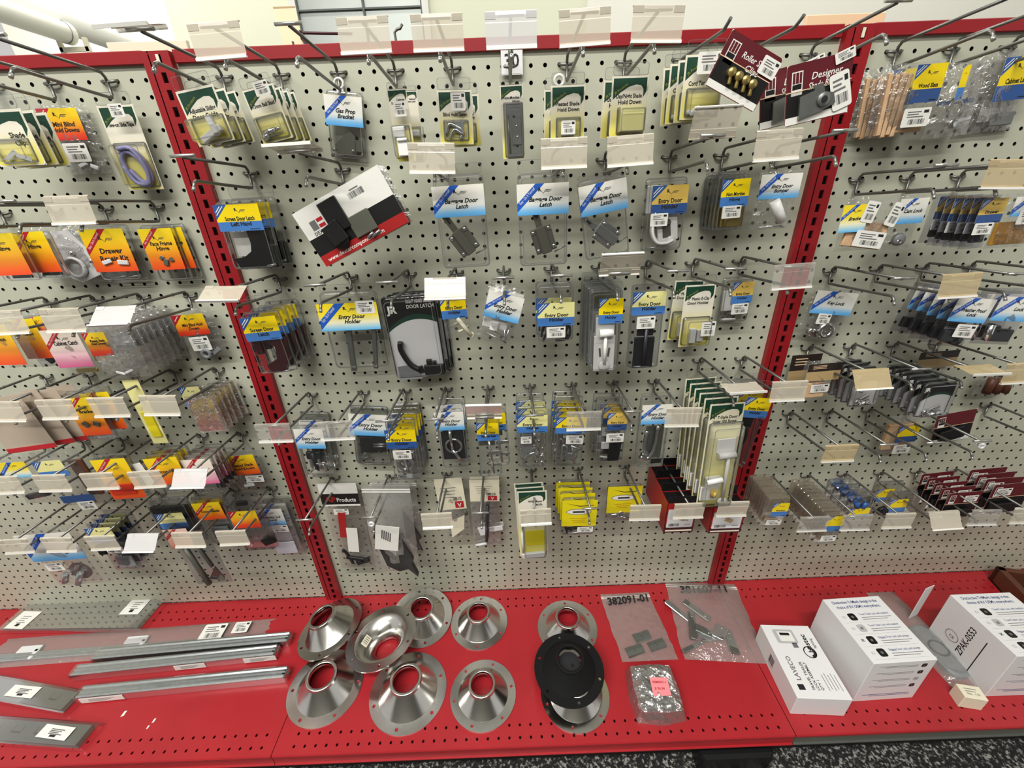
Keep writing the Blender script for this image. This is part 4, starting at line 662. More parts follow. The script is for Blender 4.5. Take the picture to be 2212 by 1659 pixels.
pack('dull yellow and blue clamshell with a black rubber foot, eighth in fourth row', PK, ((1298, 876), (1360, 874), (1298, 1000)), 10.5, 'clam', 'YD', ('Entry Door', 'Holder'), (.28, .13, .98, .42), d=4.4, dp=.5, n=3, step=1.0, dx=-.1, short='dull yellow clamshell of rubber foot', prods=[('rubber_foot', 'rubber', [('b', .65, .8, .42, .95, -3, .35)]), ('clip', 'frost', [('b', .3, .72, .3, .3, 0, .2), ('c', .15, .92, .5, .95, .03)])], stk=[(.6, .55, .64, .6)])
pack('white and blue Entry Door Holder clamshell with curved chrome handle, last in fourth row', PK, ((1388, 864), (1456, 861), (1387, 1012)), 14.5, 'clam', 'W', ('Entry Door', 'Holder'), (.02, .07, 1.0, .34), d=5.2, dp=.6, prods=[('handle', 'chrome', [('p', [(.3, .45), (.28, .7), (.4, .82), (.2, .8)], .07, .1), ('p', [(.65, .38), (.6, .7), (.45, .86), (.15, .84)], .07, .15)]), ('backing', 'steel', [('b', .6, .65, .6, 1.3, 0, .02)])], tab=.12)
pack('front of a long row of yellow cards with white T-style door holder', PK, ((1535, 874), (1611, 868), (1503, 1090)), 18.5, 'G', 'GP', ('6" T-Style Door', 'Holder With Bumper'), d=6.6, dp=.7, n=6, step=1.0, short='yellow card of white T-style door holder', bub=(.04, .17, 1.05, .99), jit=.8, prods=[('wall_plate', 'plastic_white', [('b', .64, .39, .56, .52, 3, .12), ('c', .4, .47, .9, .46, .1, .1)]), ('rod', 'plastic_white', [('c', .72, .47, .76, .95, .05, .18), ('d', .76, .955, .15, .1, .25)]), ('catch', 'plastic_white', [('b', .36, .73, .46, .36, 4, .4, .1), ('b', .33, .87, .56, .55, 0, .2), ('c', .12, .71, .58, .69, .11, .25)]), ('bumper', 'dullyellow', [('c', .42, .82, .42, .88, .09, .2)])])
pack('tall clamshell with yellow Entry Door Holder card and black arm over the red upright', PK, ((1608, 838), (1676, 842), (1592, 1012)), 22.5, 'clam', 'Y', ('Entry Door', 'Holder'), (.2, .1, 1.02, .34), d=5.0, dp=.6, n=2, step=1.3, short='tall clamshell of black arm', film='clear_smoke', prods=[('door_arm', 'black', [('b', .45, .42, .6, .4, 0, .25), ('p', [(.5, .45), (.6, .6), (.5, .8), (.3, .9)], .1, .1), ('b', .35, .82, .5, .3, 20, .3)]), ('screw', 'chrome', [('c', .55, .96, .5, .9, .03, .3), ('c', .65, .97, .6, .9, .03, .3)])], tab=.2)
pack('bag with black and white AP Products header, red label and black parts', PK, ((684, 1045), (768, 1043), (722, 1232)), -18.5, 'bag', 'A', (), (0, 0, 1.0, .24), d=1.4, dp=.3, prods=[('red_strip', 'boxred', [('b', .4, .45, .2, .9, -6, .03, .3)]), ('paper_label', 'white', [('b', .58, .62, .3, .9, -6, .02, .36)]), ('clip', 'black', [('b', .5, .86, .5, .12, -15, .3), ('b', .7, .9, .4, .15, 20, .3), ('p', [(.2, .75), (.3, .8), (.4, .92)], .04)])], stk=[(.45, .3, .4, .5)])
pack('zip bag bulging with black gear and a printed white label, hung low by the uprights', PK, ((772, 1062), (880, 1062), (785, 1250)), -12.5, 'bag', None, (), d=5.0, dp=1.0, film='zipfilm', zt=.1, prods=[('gear', 'black', [('f', [(.14, .5), (.24, .45), (.34, .7), (.55, .8), (.62, .55), (.74, .5), (.84, .65), (.93, .8), (.88, .84), (1.0, 1.0), (.9, .95), (.8, .9), (.6, .93), (.34, .86)], .6, .15)]), ('label', 'white', [('b', .45, .5, .5, .7, -8, .04, 1.0)]), ('barcode', 'ink', [('b', .36+.04*i, .45+.01*i, .02, .25, -8, .01, 1.05) for i in range(5)])])
pack('clear bag with black pointed part hanging behind the zip bag', PK, ((795, 1040), (897, 1040), (806, 1190)), -12.5, 'bag', None, (), d=1.2, dp=.3, film='zipfilm', prods=[('black_part', 'black', [('f', [(.65, .4), (.8, .55), (1.0, .8), (.9, .85), (1.0, 1.0), (.88, .95), (.75, .88), (.65, .8)], .2, .1)])])
pack('cream card with small red V mark and a triangular bag, lowest row', PK, ((936, 1036), (998, 1031), (948, 1165)), -6.5, 'bag', 'V', (), (0, 0, .98, .5), d=1.6, dp=.15, prods=[('wedge', 'cream', [('f', [(.3, .7), (.85, .62), (.75, .85), (.25, .99)], .1, 0)]), ('stem', 'gunmetal', [('c', .88, .52, .95, .6, .04)])])
pack('white header card over a clear bag with white ends and dark rod, lowest row', PK, ((1013, 1037), (1078, 1036), (1022, 1182)), -2.5, 'bag', 'V', (), (0, 0, 1.0, .3), d=1.6, dp=.2, n=2, step=.6, short='white header bag of rod', prods=[('rod', 'dkplastic', [('c', .58, .35, .5, .9, .06)]), ('end_cap', 'frost', [('b', .38, .75, .3, .4, 15, .15), ('b', .85, .72, .5, .22, 8, .1), ('c', .1, .97, .5, .94, .05)])])
pack('green card with a yellow window and clear tray, front of three in lowest row', PK, ((1117, 1062), (1181, 1059), (1138, 1202)), 2.5, 'G', 'G', ('Window', 'Latch'), d=5.2, dp=.4, n=3, step=.6, dx=-.15, short='green card with yellow window', bub=(.1, .35, .98, 1.0), prods=[('tray', 'frost', [('b', .5, .95, .85, .22, 4, .3), ('c', .1, .6, .12, .95, .04)]), ('yellow_panel', 'titan', [('b', .58, .7, .68, .72, 2, .02)])], tab=.2)
pack('front of four yellow cards with oval badge, black latch pins below', PK, ((1215, 1079), (1292, 1077), (1228, 1158)), 7.5, 'clam', 'T', (), (0, .03, 1, .72), d=5.4, dp=.3, n=4, step=.9, dx=-.1, short='yellow card with oval badge', prods=[('pin', 'black', [('c', .15, .82, .6, .78, .04), ('c', .1, .72, .2, .95, .03)]), ('rod', 'zinc', [('c', .2, .92, .8, .93, .04)])], stk=[(.7, .82, .46, .45)])
pack('single yellow card with oval badge and zinc key ring, right of the others', PK, ((1314, 1050), (1389, 1047), (1308, 1128)), 12.5, 'clam', 'T', (), (0, .02, 1, .74), d=2.6, dp=.3, prods=[('key', 'zinc', [('b', .3, .85, .25, .14, 10, .15), ('r', .45, .8, .1, .03, .1), ('c', .5, .9, .75, .94, .03)])])

# ------------------------------------------------------------------ packages, right pegboard
pack('bag of pale wood slats with yellow and blue header, first on right pegboard', PK, ((1925, 135), (2054, 124), (1862, 300)), 28.5, 'bag', 'Y', ('Wood Slats',), (.48, .06, 1.0, .56), dp=.7, n=2, step=1.6, dx=-.3, short='bag of pale wood slats', extra='blue3', prods=[('wood_slat', 'wood', [('b', .15+.1*i, .55+.03*(i % 2), .07, .95, 3-2*i, .4) for i in range(4)]), ('wood_block', 'wood', [('b', .7, .8, .5, .35, 0, .3)])], stk=[(.7, .76, .48, .6)])
pack('crinkled bag with narrow blue and yellow card and chrome catch, second in top row', PK, ((2056, 134), (2160, 122), (2005, 300)), 32.5, 'bag', 'Y', (), (.3, .06, .45, .5), dp=.6, film='filmbright', prods=[('catch', 'chrome', [('d', .5, .82, .1, .4, 0), ('b', .7, .78, .4, .1, 10, .3), ('r', .5, .6, .14, .03, 0)]), ('blue_band', 'blue3', [('b', .5, .52, .8, .08, 0, .03)])])
pack('crinkled bag with yellow and blue header cut by the right edge, top row', PK, ((2140, 110), (2270, 96), (2080, 290)), 36.5, 'bag', 'Y', ('Cabinet Latch',), (.32, .1, .95, .62), dp=.6, film='filmbright', extra='blue', prods=[('white_panel', 'white', [('b', .5, .72, .4, .35, 0, .03)]), ('catch', 'steel', [('b', .7, .85, .4, .2, 0, .3)])])
pack('bag of wood brackets with three white stickers and a tilted yellow header', PK, ((1842, 428), (1955, 420), (1812, 546)), 28.5, 'bag', 'WY', ('Bracket',), (-.12, .12, .4, .62), d=5, dp=.5, prods=[('wood_bracket', 'wood', [('b', .5, .7, .8, .5, -10, .3)])], stk=[(.42, .27, .26, 1.5, -12), (.92, .35, .24, 1.8, -18), (.55, .78, .62, .5, -10)])
pack('bag with white and blue latch header and grey disc, second row of right pegboard', PK, ((1950, 424), (2012, 420), (1918, 542)), 32.5, 'bag', 'W', ('Cam Lock',), (0, .05, 1, .5), d=3.0, dp=.4, prods=[('disc', 'greyplastic', [('d', .45, .8, .22, .3, 0)]), ('cap', 'chrome', [('d', .4, .84, .09, .1, .3)])])
pack('front of a dense row of smoky bags with dull yellow and blue card', PK, ((2128, 424), (2184, 420), (2096, 540)), 36.5, 'bag', 'YD', ('Drawer',), (0, .05, 1, .5), d=6.4, dp=.5, n=6, step=.62, short='smoky bag of dark catches', film='clear_smoke', prods=[('catch', 'dkplastic', [('b', .5, .75, .5, .5, 0, .3)])], stk=[(.4, .6, .75, .6)])
pack('gold backed bag with white sticker at the right edge of second row', PK, ((2186, 420), (2285, 414), (2150, 538)), 40.5, 'bag', 'W', (), (.15, .05, 1, .4), d=5.2, dp=.4, prods=[('gold_plate', 'goldcard', [('b', .45, .72, .85, .5, 0, .1)])], stk=[(.6, .42, .5)])
pack('clear bag with curled white and blue Key Lock header, third row beside the upright', PK, ((1768, 622), (1858, 630), (1748, 728)), 28.5, 'bag', 'W', ('Key Lock',), (.02, .04, 1.0, .5), d=1.4, dp=.4, prods=[('lock', 'chrome', [('d', .3, .9, .1, .3, 0), ('r', .6, .84, .15, .06, .1)])], stk=[(.42, .6, .32, .8)])
pack('front of a row of white and blue Weather Proof Lock headers over smoky bags', PK, ((2078, 634), (2158, 640), (2056, 752)), 36.5, 'bag', 'W', ('Weather Proof', 'Lock'), (.0, .06, 1.02, .5), d=6.3, dp=.5, n=5, step=.85, short='Weather Proof Lock bag', film='clear_smoke', prods=[('lock', 'dkplastic', [('b', .4, .78, .5, .3, 0, .4), ('d', .6, .85, .15, .4, 0)])], stk=[(.62, .66, .55, .65)])
pack('white and blue ribbon header over dark locks cut by the right edge, third row', PK, ((2172, 630), (2262, 634), (2150, 748)), 40.5, 'bag', 'W', ('Lock',), (.0, .08, 1.02, .52), d=6.4, dp=.5, n=2, step=1.0, short='ribbon header bag at the right edge', film='clear_smoke', prods=[('lock', 'dkplastic', [('b', .5, .8, .6, .3, 0, .4)]), ('barrel', 'chrome', [('c', .2, .6, .25, .9, .08)])])
pack('black and sand card flat against the right pegboard beside the upright', PK, ((1712, 768), (1778, 763), (1697, 842)), 28.5, 'card', 'N', (), d=.7, dp=.05)
pack('black topped bag with pinkish parts and a price sticker, fourth row of right pegboard', PK, ((1748, 786), (1822, 780), (1730, 862)), 28.5, 'bag', 'N', (), (0, .02, 1, .5), d=4.0, dp=.5, prods=[('knob', 'wood', [('b', .4, .78, .6, .5, 0, .4)])], stk=[(.5, .72, .55, .5)])
JL = [('catch', 'chrome', [('c', .35, .92, .7, .82, .07, .1), ('d', .3, .86, .12, .25, 0), ('b', .55, .75, .35, .12, 30, .15)])]
pack('front of three small black JR clamshells with white panel and chrome catch', PK, ((1857, 806), (1918, 800), (1833, 884)), 32.5, 'clam', 'K', (), (.02, .02, .98, .98), d=5.6, dp=.4, n=4, step=.75, short='small black JR clamshell on the second peg', back=1, prods=JL)
pack('front of a long row of black JR clamshells with bright chrome catch', PK, ((2008, 832), (2080, 826), (1984, 906)), 36.5, 'clam', 'K', (), (.02, .02, .98, .98), d=6.5, dp=.4, n=6, step=.75, short='small black JR clamshell in the long row', back=1, prods=JL)
pack('dark brown card lying back against the board above the JR row', PK, ((1990, 762), (2076, 755), (1984, 796)), 40.5, 'card', 'N', (), d=.8, dp=.05)
pack('small bag of brown bottles below the tan flap at right edge', PK, ((2135, 800), (2215, 796), (2130, 858)), 44.5, 'bag', None, (), d=1.5, dp=.4, prods=[('bottle', 'brown', [('c', .25, .3, .25, .85, .1), ('c', .5, .3, .5, .85, .1), ('c', .75, .3, .75, .85, .1)])])
pack('wood block bag with yellow and blue label, fifth row of right pegboard', PK, ((1928, 906), (1998, 901), (1905, 988)), 36.5, 'bag', 'Y', (), (.35, .2, 1.0, .62), d=1.6, dp=.6, extra='blue3', prods=[('wood_block', 'wood', [('b', .5, .5, .9, .95, 0, .4)])], stk=[(.65, .8, .55)])
pack('maroon and black card behind the hooks in fifth row of right pegboard', PK, ((2025, 898), (2112, 882), (2004, 962)), 40.5, 'card', 'M', (), d=1.2, dp=.05, prods=[('part', 'black', [('b', .45, .7, .6, .35, 10, .3)])])
pack('front of a dense row of beige clamshells with yellow and blue label, lowest row', PK, ((1662, 1076), (1712, 1074), (1645, 1140)), 28.5, 'clam', 'Y', ('Window',), (.28, .18, .98, .62), d=4.4, dp=.3, n=8, step=.48, short='beige clamshell', bare=1, film='clear_beige', prods=[('part', 'tan', [('b', .4, .8, .6, .25, 0, .15)])], stk=[(.5, .82, .66, .45)])
pack('front of the longest row of beige clamshells with yellow label hanging lowest', PK, ((1786, 1112), (1832, 1110), (1768, 1177)), 32.5, 'clam', 'Y', (), (.1, .06, .95, .55), d=6.6, dp=.3, n=10, step=.55, short='beige clamshell of the longest row', bare=1, film='clear_beige', prods=[('part', 'tan', [('b', .3, .8, .5, .25, 0, .15)])], stk=[(.5, .78, .75, .5)])
pack('clear bag of bright blue plugs behind the lowest hooks at right', PK, ((1838, 1078), (1895, 1074), (1822, 1122)), 36.5, 'clam', 'Y', (), (.1, .5, .9, .95), d=4.8, dp=.4, n=4, step=.9, short='clear pack of blue plugs', bare=1, prods=[('plug', 'blue', [('c', .3, .2, .4, .45, .1), ('c', .7, .25, .6, .5, .1)])])
pack('small card with yellow and blue label behind the tipped flap, lowest row', PK, ((1925, 1066), (1990, 1062), (1912, 1112)), 40.5, 'clam', 'Y', (), (.1, .3, .7, .9), d=3.6, dp=.3, n=2, step=1.6, short='small yellow and blue labelled card', prods=[('caster', 'black', [('d', .0, .85, .18, .3, 0)])])
pack('front of a tight row of maroon cards with white diamond stickers', PK, ((2052, 1066), (2125, 1060), (2030, 1120)), 44.5, 'card', 'M', (), d=4.8, dp=.06, n=5, step=.75, short='maroon card with white diamond sticker', prods=[('part', 'black', [('b', .4, .75, .7, .3, 0, .3)])], stk=[(.7, .25, .4)])
pack('front of the maroon cards nearest the right edge of the photo', PK, ((2150, 1048), (2235, 1040), (2130, 1110)), 48.5, 'card', 'M', (), d=4.4, dp=.06, n=4, step=.8, short='maroon card nearest the right edge', prods=[('part', 'black', [('b', .4, .75, .7, .3, 0, .3)])], stk=[(.3, .25, .4)])

# ------------------------------------------------------------------ small hanging extras
mb = MB(); sheet(mb, -.75, .75, -1.4, 0, 'white2', 0); mb.text('30', 0, -.95, .75, 'ink', -.006, off=.02); mb.box((0, .02, -.7), (1.5, .02, 1.4), 'white2')
p = aty(1105, 108, .3); tag(mb.build('number_tag', None, W(p.x, -.3, p.z)), 'white paper tag marked 30 behind the narrow hinge hook', 'tag')
for lab, q, x in (('white plastic hang loop on the Gas Prop Bracket hook', (732, 180), -10.5), ('white plastic hang loop beside the Pleated Shade card', (1208, 174), 5.5)):
    p = atx(*q, x) if x < 0 else aty(*q, 3.5)
    mb = MB(); mb.ring((0, 0, 0), .3, .09, 'plastic_white'); mb.box((0, 0, -.45), (.5, .08, .4), 'plastic_white', bev=.05); tag(mb.build('hang_loop', None, W(p.x, max(p.y, -6.5), p.z)), lab, 'hang tab')
def tip_cap(q, x, lab):
    p = atx(*q, x); mb = MB(); mb.ring((0, 0, 0), .2, .11, 'frost'); mb.box((-.3, 0, .2), (.3, .2, .2), 'clear'); tag(mb.build('peg_stop', None, W(p.x, max(p.y, -7.2), p.z)), lab, 'peg stop')
tip_cap((790, 1164), -12.5, 'clear plastic stopper ring on the peg end over the zip bag')
tip_cap((2128, 968), 40.5, 'clear round stopper ring on a peg end at right')
def red_boxes(X, q, n, lab, short, code):
    (ax, ay), (bx, by), (cx, cy) = q; d = 6.2
    A, B, Cc = aty(ax, ay, d), aty(bx, by, d), aty(cx, cy, d); w = B.x-A.x; h = A.z-Cc.z; dep = 1.9
    e = empty('cardboard_box', W((A.x+B.x)/2, -d, Cc.z)); tag(e, lab, 'box', 'red AP boxes' if n == 1 else short+' row')
    mb = MB(); t = .05
    for c, s, nn in (((0, t/2, h/2), (w, t, h), 'boxred'), ((0, dep-t/2, h/2), (w, t, h), 'boxred'), ((-w/2+t/2, dep/2, h/2), (t, dep, h), 'boxred'), ((w/2-t/2, dep/2, h/2), (t, dep, h), 'boxred'), ((0, dep/2, t/2), (w, dep, t), 'black'), ((0, dep/2, h-.25), (w-2*t, dep-2*t, .1), 'black')): mb.box(c, s, nn)
    mb.pxz([(-w/2, 0), (w/2, 0), (w/2, .22*h), (-w/2, .22*h)][::1], -.004, 'maroon2'); mb.box((0, -.006, .07*h), (w*.9, .004, .05*h), 'cream')
    mb.text('AP', -.05*w, h*.88, .1*h, 'black', -.006, off=.05); mb.build('box_body', e)
    for yy, hh in ((.03, .8), (dep-.05, .9)): mb = MB(); mb.box((0, yy, h+.38), (w*.96, .04, hh), 'black'); mb.build('top_flap', e)
    mb = MB(); a, b2, c0, c1 = -w*.44, w*.44, .18*h, .8*h; mb.pxz(rrect(a, b2, c0, c1, .08), -.012, 'white2')
    mb.text(code, 0, c1-.14*h, .08*h, 'ink', -.018, maxw=w*.5, off=.03); mb.bars(a+.26*w, c0+.09*h, .36*w, .1*h, 'ink', -.018, 12)
    mb.box((.05*w, -.018, (c0+c1)/2), (.26*w, .004, .14*h), 'tan', rot=.4); mb.box((.27*w, -.018, c0+.1*h), (.2*w, .004, .02*h), 'inkgrey'); mb.build('white_label', e)
    for i in range(1, n):
        c = copy_tree(e); c.location = W((A.x+B.x)/2+.04*i, -d+dep*1.02*i, Cc.z+.05*i); c['label'] = f'{short}, {ORD[i]} from the front'
red_boxes(16.5, ((1443, 1088), (1508, 1088), (1432, 1151)), 3, 'open red AP box with white barcode label under the white door holder', 'open red box left of the upright', 'B10-R')
red_boxes(20.5, ((1542, 1096), (1614, 1094), (1531, 1152)), 3, 'open red AP box with white barcode label in front of the red upright', 'open red box over the upright', 'B10-100LF')
# ------------------------------------------------------------------ cone flanges on the middle shelf
def flange_mesh(n, R, holes=6, cap=False):
    k = R/3.3; me_parts = MB(); r1 = 2.5*k; hh = 1.85*k; T = .11
    bm = __import__('bmesh').new(); N = 64
    def circ(cx, cy, r, m, z): return [bm.verts.new((cx+r*math.cos(2*math.pi*i/m), cy+r*math.sin(2*math.pi*i/m), z)) for i in range(m)]
    ed = []; loops = []
    for cx, cy, r, m in [(0, 0, R, N), (0, 0, r1, N)]+[(2.9*k*math.cos(2*math.pi*j/holes), 2.9*k*math.sin(2*math.pi*j/holes), .14*k, 12) for j in range(holes)]:
        vs = circ(cx, cy, r, m, T); loops.append((cx, cy, r, m)); ed += [bm.edges.new((vs[i], vs[(i+1) % m])) for i in range(m)]
    import bmesh
    bmesh.ops.triangle_fill(bm, use_beauty=True, use_dissolve=False, edges=ed)
    bm.verts.index_update(); vs = [tuple(v.co) for v in bm.verts]; fs = [[v.index for v in f.verts] for f in bm.faces]; bm.free()
    mb = me_parts
    for z in (T, 0):
        b = len(mb.v); mb.v += [(x, y, z) for x, y, _ in vs]
        for f in fs:
            a, c, d = [Vector(vs[i]) for i in f[:3]]; up_ = (c-a).cross(d-a).z > 0
            g = f if (up_ == (z > 0)) else f[::-1]; mb.face([b+i for i in g], n)
    for j, (cx, cy, r, m) in enumerate(loops):
        if j == 1: continue
        b = len(mb.v)
        for i in range(m): a = 2*math.pi*i/m; mb.v += [(cx+r*math.cos(a), cy+r*math.sin(a), 0), (cx+r*math.cos(a), cy+r*math.sin(a), T)]
        for i in range(m): p, q = b+2*i, b+2*((i+1) % m); mb.face((p, q, q+1, p+1), n, smooth=True)
    ring = mb
    mb = MB(); c = 1.08*k; o = 1.34*k                       # the hollow cone and its rolled lip
    mb.lathe([(r1, T), (r1-.04, T+.03), (o+.05, hh-.3), (o+.01, hh-.24), (o, hh-.02), (o-.03, hh+.02), (c+.03, hh+.02), (c, hh-.02), (c, hh-.5), (r1-.16, .02), (r1, 0)], n, 64)
    lip = mb
    return ring.mesh('flange_ring'), lip.mesh('cone')
def flange(x, y, lift, ax, ay, R, lab, n='alu', inv=False, rz=0, cat='flange'):
    e = empty('mounting_flange', W(x, y, SZ+lift+.02)); tag(e, lab, cat, 'metal cone flanges on the red shelf' if n == 'alu' else None)
    mtx = Matrix.Rotation(ay, 4, 'Y')@Matrix.Rotation(ax, 4, 'X')@(Matrix.Rotation(math.pi, 4, 'X') if inv else Matrix.Identity(4))@Matrix.Rotation(rz, 4, 'Z'); e.rotation_euler = mtx.to_euler()
    for nm, me in zip(('flange_ring', 'cone'), flange_mesh(n, R)): o = bpy.data.objects.new(nm, me); C.objects.link(o); o.parent = e
    return e
flange(-4.1, -4.2, 0, 0, 0, 3.3, 'shiny cone flange lying flat at the back, right of the overlapping group', rz=.5)
flange(-3.3, -11.85, 0, 0, 0, 3.3, 'shiny cone flange lying flat at the front, right of the overlapping group', rz=.2)
flange(6.1, -5.3, 0, 0, 0, 3.4, 'shiny cone flange at the back, touching the black cone', rz=.5)
flange(5.9, -12.15, 0, 0, 0, 3.4, 'shiny cone flange mostly hidden underneath the black cone', rz=.3)
flange(-10.85, -3.6, .56, .12, .09, 3.5, 'shiny cone flange behind the upturned one, closest to the pegboard', rz=.8)
flange(-10.95, -11.3, 0, 0, .01, 3.86, 'largest shiny cone flange at the front, below the upturned one', rz=.4)
flange(-19.65, -10.6, .05, .02, .02, 3.7, 'leftmost shiny cone flange at the front, beside the silver bar', rz=.1)
flange(-21.1, -4.9, 1.05, -.04, -.27, 3.72, 'shiny cone flange at back left tilted up on its right edge', rz=.6)
f = flange(-14.4, -7.15, 2.55, -.07, -.16, 3.8, 'upturned shiny flange showing its hollow bowl, lying across the others', inv=True, rz=.3)
mb = MB(); mb.box((0, 0, 0), (.75, .04, 1.1), 'cream', bev=.01)
for i in range(4): mb.box((0, -.022, .35-.2*i), (.5, .004, .07), 'inkgrey')
o = mb.build('paper_sticker', f); o.matrix_parent_inverse = Matrix.Identity(4); o.location = (-1.95*I, -.35*I*-1, .62*I)
o.rotation_euler = (math.radians(90), math.radians(-50), math.radians(0)); bpy.context.view_layer.update()
f = flange(5.45, -10.85, 1.95, .06, .02, 3.5, 'black rubber cone resting on top of a shiny flange', n='rubber', rz=.7, cat='rubber cone')
f.name = 'rubber_cone'
mb = MB(); mb.poly([(1.12*math.cos(i*.2618), 1.12*math.sin(i*.2618), .95) for i in range(24)], 'dkplastic'); mb.box((.1, -.3, .97), (.3, .3, .05), 'black'); mb.build('inner_disc', f)

# ------------------------------------------------------------------ boxes on the right shelf
def to_top(mb, h): mb.v = [(x, z, h-y) for x, y, z in mb.v]; return mb
def carton(fl, fr, tfl, tbl, lab, top, front, side=None, name='cardboard_box', nmat='boxwhite', cat='box'):
    A, B = atz(*fl, SZ), atz(*fr, SZ); best = None
    for i in range(2, 160):
        h = i*.05; p = atz(*tfl, SZ+h); q = (Vector((p.x, p.y))-Vector((A.x, A.y))).length
        if best is None or q < best[0]: best = (q, h, p)
    h = best[1]; Tb = atz(*tbl, SZ+h); Tf = atz(*tfl, SZ+h); w = (B-A).length
    ang = math.atan2(B.y-A.y, B.x-A.x); dv = Vector((Tb.x-Tf.x, Tb.y-Tf.y)); ang2 = math.atan2(-dv.x, dv.y); ang = ang2; dep = dv.length
    e = empty(name, W(A.x, A.y, SZ+.01), (0, 0, ang)); tag(e, lab, cat)
    mb = MB(); mb.box((w/2, dep/2, h/2), (w, dep, h), nmat, bev=.04)
    mb.box((w/2, dep*.5, h+.004), (w*.985, .03, .006), 'boxgrey') if top is None else None
    mb.build('carton', e)
    if top: m2 = MB(); top(m2, w, dep); to_top(m2, h).build('top_print', e)
    if front: m2 = MB(); front(m2, w, h); m2.build('front_print', e)
    if side:
        m2 = MB(); side(m2, dep, h); m2.v = [(y, dep-x, z) for x, y, z in m2.v]; m2.build('side_print', e)
    return e
def lines(mb, x, z, w, n, dz, t=.06, c='inkgrey', y=-.006, al='l'):
    for i in range(n): ww = w*(1-.15*(i % 3)); mb.box((x+(ww/2 if al == 'l' else -ww/2), y, z-i*dz), (ww, .004, t), c)
def icon(mb, x, z, s, c='black', y=-.006): mb.pxz(rrect(x-s/2, x+s/2, z-s/2, z+s/2, s*.25), y, c); mb.box((x, y-.004, z), (s*.3, .004, s*.3), 'inkgrey')
def top2(mb, w, d):
    mb.text('Distinctive TriMark design is the', w*.5, d*.9, .3, 'blueink', -.006, maxw=w*.78, off=.02); mb.text("choice of RV OEM's everywhere.", w*.5, d*.82, .3, 'blueink', -.006, maxw=w*.76, off=.02)
    for i, (t1, t2) in enumerate((('Travel Trailer Lock, with deadbolt', 'm'), ('Travel Trailer Lock, with deadbolt', 'm'), ('Baggage Door Lock, push plunger', 'k'), ('Baggage Door Lock, push plunger', 'k'))):
        z = d*(.68-.18*i); icon(mb, w*.26, z, .75, 'black' if i != 1 else 'boxgrey')
        mb.pxz([(w*.1, z-.1), (w*.14, z-.1), (w*.14, z+.12), (w*.1, z+.12)], -.006, 'inkgrey'); mb.pxz([(w*.106, z-.08), (w*.134, z-.08), (w*.134, z+.1), (w*.106, z+.1)], -.012, 'white2')
        if i == 2: mb.text('X', w*.12, z-.1, .25, 'ink', -.018)
        mb.text(t1, w*.4, z+.12, .2, 'blueink', -.006, maxw=w*.5, al='l', off=.01); lines(mb, w*.4, z-.12, w*.5, 2, .2, .05)
        mb.box((w*.5, -.006, d*(.59-.18*i)), (w*.85, .004, .02), 'boxgrey')
def front2(mb, w, h):
    for i in range(4): icon(mb, w*.84, h*(.88-.17*i), .5, 'black' if i != 2 else 'boxgrey'); lines(mb, w*.74, h*(.9-.17*i), w*.6, 2, .18, .05, 'inkgrey', al='r')
    lines(mb, w*.88, h*.17, w*.78, 2, .22, .07, 'blueink', al='r')
carton((1841, 1516), (1969, 1505), (1879.5, 1429), (1770, 1290.6), 'big white lock carton with printed top, beside the long narrow white box', top2, front2)
def top1(mb, w, d):
    R9 = math.pi/2
    mb.pxz(rrect(w*.18, w*.6, d*.72, d*.93, .2), -.006, 'boxgrey'); mb.pxz(rrect(w*.26, w*.55, d*.75, d*.9, .1), -.012, 'white'); mb.pxz(rrect(w*.3, w*.5, d*.84, d*.88, .05), -.018, 'ink')
    mb.pxz([(w*.45, d*.66), (w*.55, d*.66), (w*.55, d*.73), (w*.45, d*.73)], -.006, 'inkgrey')
    mb.ring((w*.72, -.01, d*.6), .55, .05, 'ink', sg=4); mb.ring((w*.72, -.01, d*.6), .4, .1, 'ink', sg=4, arc=(-1.5, 1.6))
    mb.text('bustec', w*.8, d*.6, .5, 'ink', -.02, al='l', ang=R9, off=.02); mb.text('lighting', w*.9, d*.66, .25, 'inkgrey', -.02, al='l', ang=R9)
    mb.text('LAVECO', w*.25, d*.22, .42, 'inkgrey', -.012, al='l', ang=R9); mb.pxz([(w*.12, d*.1), (w*.24, d*.1), (w*.24, d*.17), (w*.12, d*.17)], -.006, 'ink')
    for i, t in enumerate(('TRAVEL TRAILER', 'LOCK ASSEMBLY', 'QTY 1')): mb.text(t, w*(.42+.08*i), d*.1, .24, 'ink', -.012, al='l', ang=R9, off=.02)
    for i in range(5): mb.box((w*(.68+.06*i), -.006, d*(.2+.02*(i % 2))), (.05, .004, d*.2), 'inkgrey')
def side1(mb, d, h): mb.bars(d*.42, h*.5, d*.12, h*.4, 'ink', -.008, 14); lines(mb, d*.36, h*.22, d*.12, 1, .1)
carton((1706.5, 1542), (1824, 1548), (1724.5, 1509), (1644, 1350), 'long narrow white box lying at the shelf seam, drawing of a lock on top', top1, None, side1)
def side3(mb, d, h):
    mb.text('ZPAK-0553', d*.52, h*.22, .6, 'ink', -.008, maxw=h*.6, al='l', off=.015, ang=math.pi/2); mb.ring((d*.3, -.01, h*.4), .6, .03, 'inkgrey', sg=4); mb.text('CE', d*.3, h*.36, .3, 'inkgrey', -.01)
    mb.box((d*.68, -.01, h*.4), (.08, .006, h*.8), 'ink')
e = carton((2127, 1505), (2262, 1497), (2192, 1415), (2048, 1282), 'big white lock carton cut by the right photo edge, ZPAK-0553 printed on its side', top2, front2, side3)
mb = MB(); mb.box((-.6, 7.6, 3.4), (1.3, .06, 4.8), 'boxwhite', R=Matrix.Rotation(.3, 3, 'Z')); mb.build('open_flap', e)
